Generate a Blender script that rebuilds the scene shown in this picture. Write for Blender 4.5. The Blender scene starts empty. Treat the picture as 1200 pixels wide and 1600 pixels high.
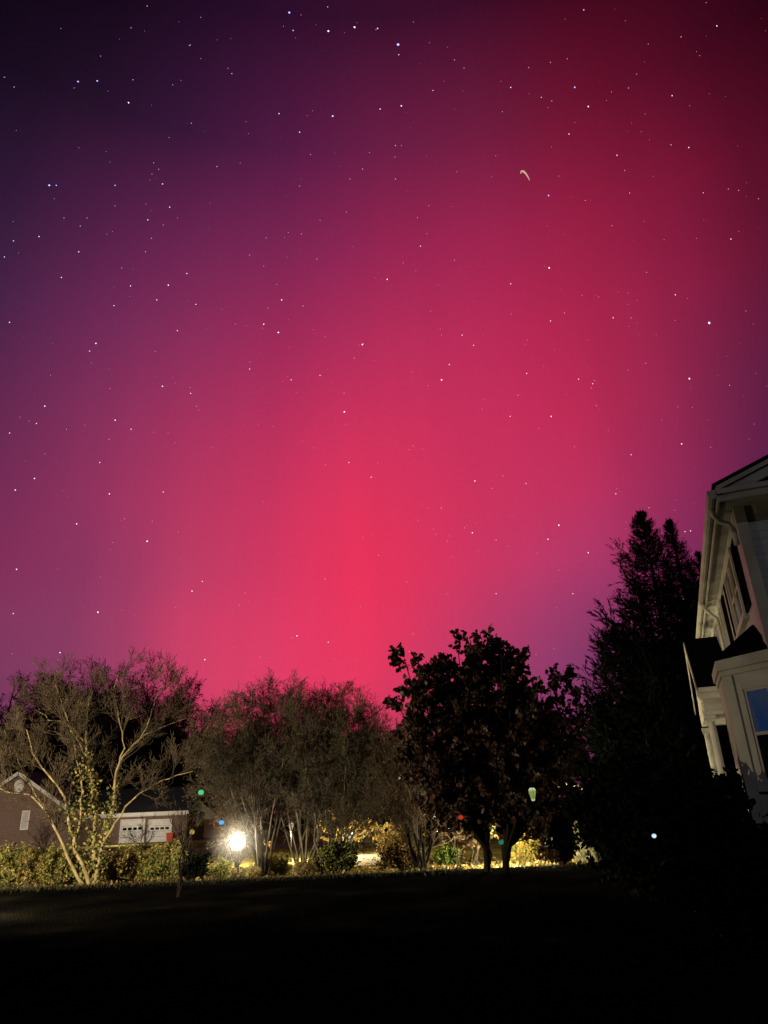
import bpy, math, random
import numpy as np

# ------------------------------------------------------------------ basics
scene = bpy.context.scene
col = scene.collection
RAD = math.radians
F_PX, PITCH, ROLL = 1100.0, RAD(22.9), RAD(2.5)
CAM = np.array([0, 0, 1.6])
_F = np.array([0, math.cos(PITCH), math.sin(PITCH)])
_R0 = np.array([1.0, 0, 0])
_U0 = np.array([0, -math.sin(PITCH), math.cos(PITCH)])
_R = math.cos(ROLL) * _R0 - math.sin(ROLL) * _U0
_U = math.sin(ROLL) * _R0 + math.cos(ROLL) * _U0


def at(x, y, Y):
    """the point at depth Y seen at photo pixel (x, y): used to measure where things stand"""
    d = _F * F_PX + _R * (x - 600) + _U * (800 - y)
    return CAM + d * (Y / d[1])


def ground_z(x, y):
    """height of the terrain"""
    z = 0.05 * np.sin(x * 0.21 + 1.0) * np.sin(y * 0.17) * np.clip(1.0 - y / 22.0, 0, 1)
    t = np.clip((y - 21.7) / 0.7, 0, 1)
    z = z - 0.16 * t * t * (3 - 2 * t)
    return z


def tag(o, label=None, cat=None, group=None, kind=None):
    if label: o['label'] = label
    if cat: o['category'] = cat
    if group: o['group'] = group
    if kind: o['kind'] = kind
    return o


def thing(name, label, cat, loc=(0, 0, 0), rz=0.0, group=None):
    o = bpy.data.objects.new(name, None)
    col.objects.link(o)
    o.location = [float(v) for v in loc]
    o.rotation_euler = (0, 0, rz)
    o.empty_display_size = 0.2
    return tag(o, label, cat, group)


def copy_tree(o, parent=None):
    c = o.copy()
    col.objects.link(c)
    c.parent = parent
    for ch in list(o.children):
        copy_tree(ch, c)
    return c


class MB:
    """collects geometry and links it as ONE mesh object"""
    def __init__(s):
        s.v = []; s.f = []; s.n = 0; s.mi = []

    def add(s, v, f, mi=0):
        v = np.asarray(v, dtype=np.float64).reshape(-1, 3)
        s.v.append(v)
        for q in f:
            s.f.append(tuple(int(i) + s.n for i in q)); s.mi.append(mi)
        s.n += len(v)
        return s

    def box(s, x0, x1, y0, y1, z0, z1, mi=0):
        v = [(x, y, z) for z in (z0, z1) for y in (y0, y1) for x in (x0, x1)]
        return s.add(v, [(0, 2, 3, 1), (4, 5, 7, 6), (0, 1, 5, 4), (2, 6, 7, 3), (0, 4, 6, 2), (1, 3, 7, 5)], mi)

    def bar(s, a, b, w, h, mi=0, up=(0, 0, 1)):
        """rectangular bar from a to b"""
        a = np.array(a, float); b = np.array(b, float)
        d = b - a; d /= np.linalg.norm(d)
        sd = np.cross(d, np.array(up, float)); sd /= np.linalg.norm(sd)
        u = np.cross(sd, d)
        v = []
        for p in (a, b):
            for i, j in ((-1, -1), (1, -1), (1, 1), (-1, 1)):
                v.append(p + sd * w / 2 * i + u * h / 2 * j)
        return s.add(v, [(0, 1, 2, 3), (7, 6, 5, 4), (0, 4, 5, 1), (1, 5, 6, 2), (2, 6, 7, 3), (3, 7, 4, 0)], mi)

    def prism(s, pts, off, mi=0):
        """polygon pts extruded by vector off"""
        p = np.array(pts, float); q = p + np.array(off, float); n = len(p)
        f = [tuple(range(n))[::-1], tuple(range(n, 2 * n))]
        f += [(i, (i + 1) % n, n + (i + 1) % n, n + i) for i in range(n)]
        return s.add(np.vstack([p, q]), f, mi)

    def tube(s, pts, r, sides=8, mi=0):
        P = np.array(pts, float)[None]
        rr = np.broadcast_to(np.array(r, float), (len(pts),))[None]
        v, f = tubes(P, rr, sides)
        s.add(v, f, mi)
        k = len(pts)
        b = s.n - len(v)
        s.f.append(tuple(b + i for i in range(sides))[::-1]); s.mi.append(mi)
        s.f.append(tuple(b + (k - 1) * sides + i for i in range(sides))); s.mi.append(mi)
        return s

    def lathe(s, prof, center=(0, 0, 0), n=16, mi=0):
        c = np.array(center, float); v = []; f = []
        for r, z in prof:
            for i in range(n):
                a = 2 * math.pi * i / n
                v.append(c + (r * math.cos(a), r * math.sin(a), z))
        for j in range(len(prof) - 1):
            for i in range(n):
                i2 = (i + 1) % n
                f.append((j * n + i, j * n + i2, (j + 1) * n + i2, (j + 1) * n + i))
        f.append(tuple(range(n))[::-1]); f.append(tuple((len(prof) - 1) * n + i for i in range(n)))
        return s.add(v, f, mi)

    def build(s, name, mats, parent=None, smooth=False):
        me = bpy.data.meshes.new(name)
        V = np.vstack(s.v)
        me.from_pydata(V.tolist(), [], s.f)
        if not isinstance(mats, (list, tuple)): mats = [mats]
        for m in mats: me.materials.append(m)
        if len(mats) > 1: me.polygons.foreach_set('material_index', s.mi)
        if smooth: me.polygons.foreach_set('use_smooth', [True] * len(me.polygons))
        me.update()
        o = bpy.data.objects.new(name, me)
        col.objects.link(o)
        if parent: o.parent = parent
        return o


def quads_obj(name, V, Q, mats, parent=None, smooth=False, mi=None):
    """big quad meshes fast: V (n,3), Q (m,4)"""
    me = bpy.data.meshes.new(name)
    V = np.ascontiguousarray(V, dtype=np.float32); Q = np.ascontiguousarray(Q, dtype=np.int32)
    m = len(Q)
    me.vertices.add(len(V)); me.vertices.foreach_set('co', V.ravel())
    me.loops.add(m * 4); me.loops.foreach_set('vertex_index', Q.ravel())
    me.polygons.add(m); me.polygons.foreach_set('loop_start', np.arange(0, m * 4, 4, dtype=np.int32))
    if not isinstance(mats, (list, tuple)): mats = [mats]
    for mm in mats: me.materials.append(mm)
    if mi is not None: me.polygons.foreach_set('material_index', np.asarray(mi, dtype=np.int32))
    if smooth: me.polygons.foreach_set('use_smooth', np.ones(m, dtype=bool))
    me.update(calc_edges=True)
    o = bpy.data.objects.new(name, me)
    col.objects.link(o)
    if parent: o.parent = parent
    return o


def norm(v):
    return v / np.maximum(np.linalg.norm(v, axis=-1, keepdims=True), 1e-9)


def tubes(P, R, sides):
    """P (N,K,3), R (N,K) -> verts, quads"""
    N, K, _ = P.shape
    T = np.empty_like(P)
    T[:, 1:-1] = P[:, 2:] - P[:, :-2]; T[:, 0] = P[:, 1] - P[:, 0]; T[:, -1] = P[:, -1] - P[:, -2]
    T = norm(T)
    ref = np.where(np.abs(T[:, :1, 2:3]) > 0.9, np.array([[[1.0, 0, 0]]]), np.array([[[0, 0, 1.0]]]))
    n1 = norm(np.cross(T, np.broadcast_to(ref, T.shape))); n2 = np.cross(T, n1)
    a = np.arange(sides) * 2 * math.pi / sides
    V = P[:, :, None] + R[:, :, None, None] * (np.cos(a)[:, None] * n1[:, :, None] + np.sin(a)[:, None] * n2[:, :, None])
    idx = np.arange(N * K * sides).reshape(N, K, sides)
    A = idx[:, :-1]; B = idx[:, 1:]
    Q = np.stack([A, np.roll(A, -1, 2), np.roll(B, -1, 2), B], -1).reshape(-1, 4)
    return V.reshape(-1, 3), Q


def join(parts):
    vs, qs, n = [], [], 0
    for v, q in parts:
        vs.append(v); qs.append(q + n); n += len(v)
    return np.vstack(vs), np.vstack(qs)


def resample(pts, K):
    p = np.array(pts, float)
    d = np.r_[0, np.cumsum(np.linalg.norm(np.diff(p, axis=0), axis=1))]
    t = np.linspace(0, d[-1], K)
    return np.stack([np.interp(t, d, p[:, i]) for i in range(3)], 1)


def kids(rng, P, R, n, t0, t1, ang, length, steps, up=0.0, wig=0.1, rr=0.5, tip=0.25, tpow=1.0):
    """grow n children on every polyline of P; returns their polylines and radii"""
    N, K, _ = P.shape
    idx = np.repeat(np.arange(N), n); M = len(idx)
    t = t0 + (t1 - t0) * rng.random(M) ** tpow
    s = t * (K - 1); i = np.minimum(s.astype(int), K - 2); fr = (s - i)[:, None]
    st = P[idx, i] * (1 - fr) + P[idx, i + 1] * fr
    r0 = (R[idx, i] * (1 - fr[:, 0]) + R[idx, i + 1] * fr[:, 0]) * rr
    tg = norm(P[idx, i + 1] - P[idx, i])
    pp = norm(np.cross(tg, norm(rng.normal(size=(M, 3)))))
    a = RAD(ang[0]) + (RAD(ang[1]) - RAD(ang[0])) * rng.random(M)
    d = norm(tg * np.cos(a)[:, None] + pp * np.sin(a)[:, None])
    L = (length[0] + (length[1] - length[0]) * rng.random(M)) * (1 - 0.45 * t)
    out = np.empty((M, steps + 1, 3)); out[:, 0] = st
    for k in range(steps):
        d = norm(d + np.array([0, 0, up]) / steps + wig * rng.normal(size=(M, 3)))
        out[:, k + 1] = out[:, k] + d * (L / steps)[:, None]
    rad = r0[:, None] * np.linspace(1, tip, steps + 1)[None]
    return out, rad


def leaves(rng, pos, size, droop=0.0, aspect=0.55, facing=None):
    """leaf-shaped two-quad faces at pos (M,3); size (lo,hi) length"""
    M = len(pos)
    L = (size[0] + (size[1] - size[0]) * rng.random(M))[:, None]
    d = rng.normal(size=(M, 3)); d[:, 2] -= droop; d = norm(d)
    s = norm(np.cross(d, norm(rng.normal(size=(M, 3)))))
    nn = np.cross(d, s)
    W = L * aspect * 0.5
    b = pos; tip = pos + d * L + nn * L * 0.08
    l1 = pos + d * L * 0.28 + s * W + nn * L * .1; l2 = pos + d * L * 0.68 + s * W * 0.8 + nn * L * .12
    r1 = pos + d * L * 0.28 - s * W + nn * L * .1; r2 = pos + d * L * 0.68 - s * W * 0.8 + nn * L * .12
    V = np.stack([b, l1, l2, tip, r2, r1], 1).reshape(-1, 3)
    o = np.arange(M)[:, None] * 6
    Q = np.concatenate([o + np.array([[0, 1, 2, 3]]), o + np.array([[0, 3, 4, 5]])], 0)
    return V, Q


def pick(rng, P, n, t0=0.0, t1=1.0):
    """n random points on every polyline"""
    N, K, _ = P.shape
    idx = np.repeat(np.arange(N), n)
    s = (t0 + (t1 - t0) * rng.random(len(idx))) * (K - 1); i = np.minimum(s.astype(int), K - 2); f = (s - i)[:, None]
    return P[idx, i] * (1 - f) + P[idx, i + 1] * f


# ------------------------------------------------------------------ materials
def nodes_of(m):
    m.use_nodes = True
    nt = m.node_tree; nt.nodes.clear()
    return nt, nt.nodes, nt.links


def mat(name, c0, c1=None, scale=6.0, rough=0.8, bump=0.0, bscale=None, trans=0.0, spec=0.3, metal=0.0, detail=4.0, stretch=None, random_obj=0.0):
    """noise-mixed principled material; trans > 0 adds leaf translucency"""
    m = bpy.data.materials.new(name)
    nt, N, L = nodes_of(m)
    out = N.new('ShaderNodeOutputMaterial'); p = N.new('ShaderNodeBsdfPrincipled')
    p.inputs['Roughness'].default_value = rough; p.inputs['Metallic'].default_value = metal
    p.inputs['Specular IOR Level'].default_value = spec
    tc = N.new('ShaderNodeTexCoord'); src = tc.outputs['Object']
    if stretch:
        mp = N.new('ShaderNodeMapping'); mp.inputs['Scale'].default_value = stretch
        L.new(src, mp.inputs['Vector']); src = mp.outputs['Vector']
    nz = N.new('ShaderNodeTexNoise'); nz.inputs['Scale'].default_value = scale; nz.inputs['Detail'].default_value = detail
    L.new(src, nz.inputs['Vector'])
    cr = N.new('ShaderNodeValToRGB')
    cr.color_ramp.elements[0].position = 0.32; cr.color_ramp.elements[1].position = 0.68
    cr.color_ramp.elements[0].color = (*c0, 1); cr.color_ramp.elements[1].color = (*(c1 or c0), 1)
    L.new(nz.outputs['Fac'], cr.inputs['Fac'])
    L.new(cr.outputs['Color'], p.inputs['Base Color'])
    if bump:
        n2 = N.new('ShaderNodeTexNoise'); n2.inputs['Scale'].default_value = bscale or scale * 3; n2.inputs['Detail'].default_value = 5
        L.new(src, n2.inputs['Vector'])
        b = N.new('ShaderNodeBump'); b.inputs['Strength'].default_value = bump; b.inputs['Distance'].default_value = 0.03
        L.new(n2.outputs['Fac'], b.inputs['Height']); L.new(b.outputs['Normal'], p.inputs['Normal'])
    if trans:
        t = N.new('ShaderNodeBsdfTranslucent'); L.new(cr.outputs['Color'], t.inputs['Color'])
        mx = N.new('ShaderNodeMixShader'); mx.inputs[0].default_value = trans
        L.new(p.outputs[0], mx.inputs[1]); L.new(t.outputs[0], mx.inputs[2]); L.new(mx.outputs[0], out.inputs[0])
    else:
        L.new(p.outputs[0], out.inputs[0])
    return m


def emit(name, c, s, light=False):
    m = bpy.data.materials.new(name)
    nt, N, L = nodes_of(m)
    out = N.new('ShaderNodeOutputMaterial'); e = N.new('ShaderNodeEmission')
    e.inputs['Color'].default_value = (*c, 1); e.inputs['Strength'].default_value = s
    L.new(e.outputs[0], out.inputs[0])
    if not light: m.cycles.emission_sampling = 'NONE'
    return m


def lens_mat(name):
    """frosted lamp lens: white hot centre, warmer and dimmer toward its rim"""
    m = bpy.data.materials.new(name); nt, N, L = nodes_of(m)
    out = N.new('ShaderNodeOutputMaterial'); e = N.new('ShaderNodeEmission'); tc = N.new('ShaderNodeTexCoord'); sp = N.new('ShaderNodeSeparateXYZ')
    L.new(tc.outputs['Object'], sp.inputs[0])
    cr = N.new('ShaderNodeValToRGB'); mr = N.new('ShaderNodeMapRange'); mr.inputs['From Min'].default_value = .035; mr.inputs['From Max'].default_value = .13
    L.new(sp.outputs['Z'], mr.inputs['Value']); L.new(mr.outputs['Result'], cr.inputs['Fac'])
    cr.color_ramp.elements[0].color = (.75, .42, .16, 1); cr.color_ramp.elements[1].position = .75; cr.color_ramp.elements[1].color = (9, 8.6, 7.6, 1)
    k = cr.color_ramp.elements.new(.3); k.color = (1.6, 1.25, .75, 1)
    L.new(cr.outputs['Color'], e.inputs['Color']); e.inputs['Strength'].default_value = 1.0; L.new(e.outputs[0], out.inputs[0])
    m.cycles.emission_sampling = 'NONE'
    return m


def glow_mat(name, lo, hi, z0, z1):
    """lit glass, brighter toward its top and foot than in the middle"""
    m = bpy.data.materials.new(name); nt, N, L = nodes_of(m)
    out = N.new('ShaderNodeOutputMaterial'); e = N.new('ShaderNodeEmission'); tc = N.new('ShaderNodeTexCoord'); sp = N.new('ShaderNodeSeparateXYZ')
    L.new(tc.outputs['Object'], sp.inputs[0]); mr = N.new('ShaderNodeMapRange'); mr.inputs['From Min'].default_value = z0; mr.inputs['From Max'].default_value = z1; L.new(sp.outputs['Z'], mr.inputs['Value'])
    cr = N.new('ShaderNodeValToRGB'); r = cr.color_ramp.elements; r[0].color = (*hi, 1); r[1].color = (*hi, 1)
    k = r.new(.2); k.color = (*lo, 1); k = r.new(.72); k.color = (*lo, 1)
    L.new(mr.outputs['Result'], cr.inputs['Fac']); L.new(cr.outputs['Color'], e.inputs['Color']); L.new(e.outputs[0], out.inputs[0]); m.cycles.emission_sampling = 'NONE'
    return m


def halo_mat(name, radius, dens):
    """added volume imitating glare around a lamp, thinning out to nothing at the radius"""
    m = bpy.data.materials.new(name); nt, N, L = nodes_of(m)
    out = N.new('ShaderNodeOutputMaterial'); v = N.new('ShaderNodeVolumeScatter'); tc = N.new('ShaderNodeTexCoord')
    ln = N.new('ShaderNodeVectorMath'); ln.operation = 'LENGTH'; L.new(tc.outputs['Object'], ln.inputs[0])
    mr = N.new('ShaderNodeMapRange'); mr.interpolation_type = 'SMOOTHSTEP'
    mr.inputs['From Min'].default_value = .15; mr.inputs['From Max'].default_value = radius; mr.inputs['To Min'].default_value = dens; mr.inputs['To Max'].default_value = 0
    L.new(ln.outputs['Value'], mr.inputs['Value']); L.new(mr.outputs['Result'], v.inputs['Density']); v.inputs['Color'].default_value = (1, .97, .9, 1)
    L.new(v.outputs[0], out.inputs['Volume'])
    return m


def brick_mat(name, c1, c2, mortar, scale):
    m = bpy.data.materials.new(name)
    nt, N, L = nodes_of(m)
    out = N.new('ShaderNodeOutputMaterial'); p = N.new('ShaderNodeBsdfPrincipled'); p.inputs['Roughness'].default_value = 0.9
    tc = N.new('ShaderNodeTexCoord'); mp = N.new('ShaderNodeMapping'); mp.inputs['Rotation'].default_value = (RAD(90), 0, 0)
    b = N.new('ShaderNodeTexBrick'); b.inputs['Scale'].default_value = scale
    b.inputs['Color1'].default_value = (*c1, 1); b.inputs['Color2'].default_value = (*c2, 1); b.inputs['Mortar'].default_value = (*mortar, 1)
    L.new(tc.outputs['Object'], mp.inputs['Vector']); L.new(mp.outputs['Vector'], b.inputs['Vector'])
    L.new(b.outputs['Color'], p.inputs['Base Color']); L.new(p.outputs[0], out.inputs[0])
    return m


def siding_mat(name, c, pitch=0.13):
    """horizontal lap siding: a saw-tooth bump in height"""
    m = bpy.data.materials.new(name)
    nt, N, L = nodes_of(m)
    out = N.new('ShaderNodeOutputMaterial'); p = N.new('ShaderNodeBsdfPrincipled'); p.inputs['Roughness'].default_value = 0.6
    tc = N.new('ShaderNodeTexCoord'); sp = N.new('ShaderNodeSeparateXYZ'); L.new(tc.outputs['Object'], sp.inputs[0])
    dv = N.new('ShaderNodeMath'); dv.operation = 'DIVIDE'; dv.inputs[1].default_value = pitch; L.new(sp.outputs['Z'], dv.inputs[0])
    fr = N.new('ShaderNodeMath'); fr.operation = 'FRACT'; L.new(dv.outputs[0], fr.inputs[0])
    b = N.new('ShaderNodeBump'); b.inputs['Strength'].default_value = 0.7; b.inputs['Distance'].default_value = 0.02; b.invert = True
    L.new(fr.outputs[0], b.inputs['Height']); L.new(b.outputs['Normal'], p.inputs['Normal'])
    cr = N.new('ShaderNodeValToRGB'); e = cr.color_ramp.elements
    e[0].position = 0.0; e[0].color = (c[0], c[1], c[2], 1); e[1].position = 0.93; e[1].color = (c[0], c[1], c[2], 1)
    k = cr.color_ramp.elements.new(0.97); k.color = (c[0] * .45, c[1] * .45, c[2] * .45, 1)
    nz = N.new('ShaderNodeTexNoise'); nz.inputs['Scale'].default_value = 3; nz.inputs['Detail'].default_value = 5; L.new(tc.outputs['Object'], nz.inputs['Vector'])
    mr = N.new('ShaderNodeMapRange'); mr.inputs['To Min'].default_value = 0.75; mr.inputs['To Max'].default_value = 1.1; L.new(nz.outputs['Fac'], mr.inputs['Value'])
    mx = N.new('ShaderNodeMix'); mx.data_type = 'RGBA'; mx.blend_type = 'MULTIPLY'; mx.inputs['Factor'].default_value = 1
    L.new(fr.outputs[0], cr.inputs['Fac']); L.new(cr.outputs['Color'], mx.inputs['A']); L.new(mr.outputs['Result'], mx.inputs['B'])
    L.new(mx.outputs['Result'], p.inputs['Base Color']); L.new(p.outputs[0], out.inputs[0])
    return m


def sky_pane_mat(name):
    """dim blue sky reflection painted as emission, mottled by noise"""
    m = bpy.data.materials.new(name); nt, N, L = nodes_of(m)
    out = N.new('ShaderNodeOutputMaterial'); e = N.new('ShaderNodeEmission'); tc = N.new('ShaderNodeTexCoord')
    mp = N.new('ShaderNodeMapping'); mp.inputs['Scale'].default_value = (1, 1, .25); L.new(tc.outputs['Object'], mp.inputs['Vector'])
    nz = N.new('ShaderNodeTexNoise'); nz.inputs['Scale'].default_value = 5.5; nz.inputs['Detail'].default_value = 3; L.new(mp.outputs['Vector'], nz.inputs['Vector'])
    cr = N.new('ShaderNodeValToRGB'); cr.color_ramp.elements[0].position = .35; cr.color_ramp.elements[1].position = .65
    cr.color_ramp.elements[0].color = (.005, .014, .048, 1); cr.color_ramp.elements[1].color = (.018, .023, .034, 1)
    L.new(nz.outputs['Fac'], cr.inputs['Fac']); L.new(cr.outputs['Color'], e.inputs['Color']); e.inputs['Strength'].default_value = 1.0
    L.new(e.outputs[0], out.inputs[0]); m.cycles.emission_sampling = 'NONE'
    return m


M = {}
M['bark_pale'] = mat('pale_bark', (.30, .25, .15), (.12, .09, .05), 9, .85, .6, 30, stretch=(1, 1, .35))
M['bark_dark'] = mat('dark_bark', (.05, .04, .03), (.025, .02, .015), 9, .9, .6, 30, stretch=(1, 1, .35))
M['bark_black'] = mat('black_bark', (.012, .010, .008), (.006, .005, .004), 9, .95, .6, 30, stretch=(1, 1, .35), spec=.05)
M['bark_grey'] = mat('grey_bark', (.14, .12, .09), (.06, .05, .04), 8, .9, .5, 30, stretch=(1, 1, .35))
M['twig'] = mat('twig_bark', (.080, .069, .053), (.036, .032, .026), 2, .9)
M['twig_mid'] = mat('brown_twig_bark', (.075, .055, .036), (.035, .026, .02), 2, .9)
M['twig_dark'] = mat('dark_twig_bark', (.05, .038, .03), (.028, .022, .018), 2, .9)
M['ivy'] = mat('ivy_leaf', (.10, .12, .035), (.045, .06, .015), 2, .5, trans=.35)
M['leaf_red'] = mat('dark_red_leaf', (.060, .022, .012), (.030, .014, .008), 1.5, .55, trans=.25)
M['leaf_gold'] = mat('golden_leaf', (.42, .30, .05), (.30, .17, .03), 1.5, .6, trans=.45)
M['leaf_brown'] = mat('brown_leaf', (.24, .15, .05), (.12, .07, .028), 1.2, .7, trans=.4)
M['leaf_maple'] = mat('russet_leaf', (.26, .10, .05), (.15, .06, .035), 1.2, .7, trans=.4)
M['leaf_green'] = mat('olive_leaf', (.24, .25, .06), (.09, .115, .03), 1.6, .6, trans=.35)
M['leaf_tan'] = mat('tan_leaf', (.44, .35, .14), (.24, .19, .07), 1.3, .7, trans=.4)
M['leaf_lime'] = mat('lime_leaf', (.18, .26, .05), (.12, .18, .03), 1.6, .6, trans=.4)
M['leaf_dark'] = mat('dark_evergreen_leaf', (.006, .008, .005), (.003, .004, .003), 1.5, .8, spec=.05)
M['needle'] = mat('dark_conifer_needle', (.0045, .0055, .004), (.0025, .003, .0025), 1.5, .85, spec=.03)
M['needle_pale'] = mat('pale_conifer_needle', (.34, .33, .24), (.22, .22, .15), 2, .7, trans=.3)
M['woods'] = mat('distant_wood', (.020, .017, .014), (.010, .009, .008), .4, .95, spec=.02)
M['trim'] = mat('painted_white_trim', (.47, .46, .425), (.30, .29, .26), 1.6, .55, .12, 24, detail=8)
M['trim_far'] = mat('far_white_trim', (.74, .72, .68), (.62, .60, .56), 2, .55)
M['siding'] = siding_mat('grey_lap_siding', (.40, .40, .42))
M['shingle'] = mat('dark_roof_shingle', (.005, .005, .006), (.003, .003, .0035), 12, 1, .5, 40, spec=0)
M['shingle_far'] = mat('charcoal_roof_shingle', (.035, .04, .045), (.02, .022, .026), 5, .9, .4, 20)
M['shutter'] = mat('dark_louvred_shutter', (.006, .006, .008), (.004, .004, .005), 4, .9, spec=.02)
M['brick'] = brick_mat('red_brick', (.19, .105, .08), (.12, .07, .055), (.22, .19, .17), 4.2)
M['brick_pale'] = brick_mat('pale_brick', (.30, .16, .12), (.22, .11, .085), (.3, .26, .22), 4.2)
M['metal'] = mat('dark_metal', (.03, .03, .03), (.02, .02, .02), 8, .45, metal=.7)
M['steel'] = mat('galvanised_steel', (.45, .45, .43), (.35, .35, .34), 8, .4, metal=.6)
M['concrete'] = mat('concrete_paving', (.15, .145, .13), (.08, .075, .065), 1.4, .9, .2, 30)
M['red_plastic'] = mat('red_plastic', (.50, .07, .03), (.40, .05, .025), 5, .5)
M['glass_dark'] = mat('dark_window_glass', (.004, .004, .005), (.003, .003, .004), 2, .08, spec=.25)
M['sky_pane'] = sky_pane_mat('blue_sky_reflection')  # sky reflection painted as a glow on the pane
M['window_far'] = mat('pale_window_blind', (.55, .52, .50), (.40, .38, .37), 3, .5)
ELS= [-3, 2, 6, 10, 14, 18, 23, 29, 36, 43, 50, 58]
AZS= [-46, -40, -34, -29, -25, -21, -17, -13.5, -10, -6, -2.5, 1, 5, 9, 13, 17, 21, 25, 30, 36, 43]
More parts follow.
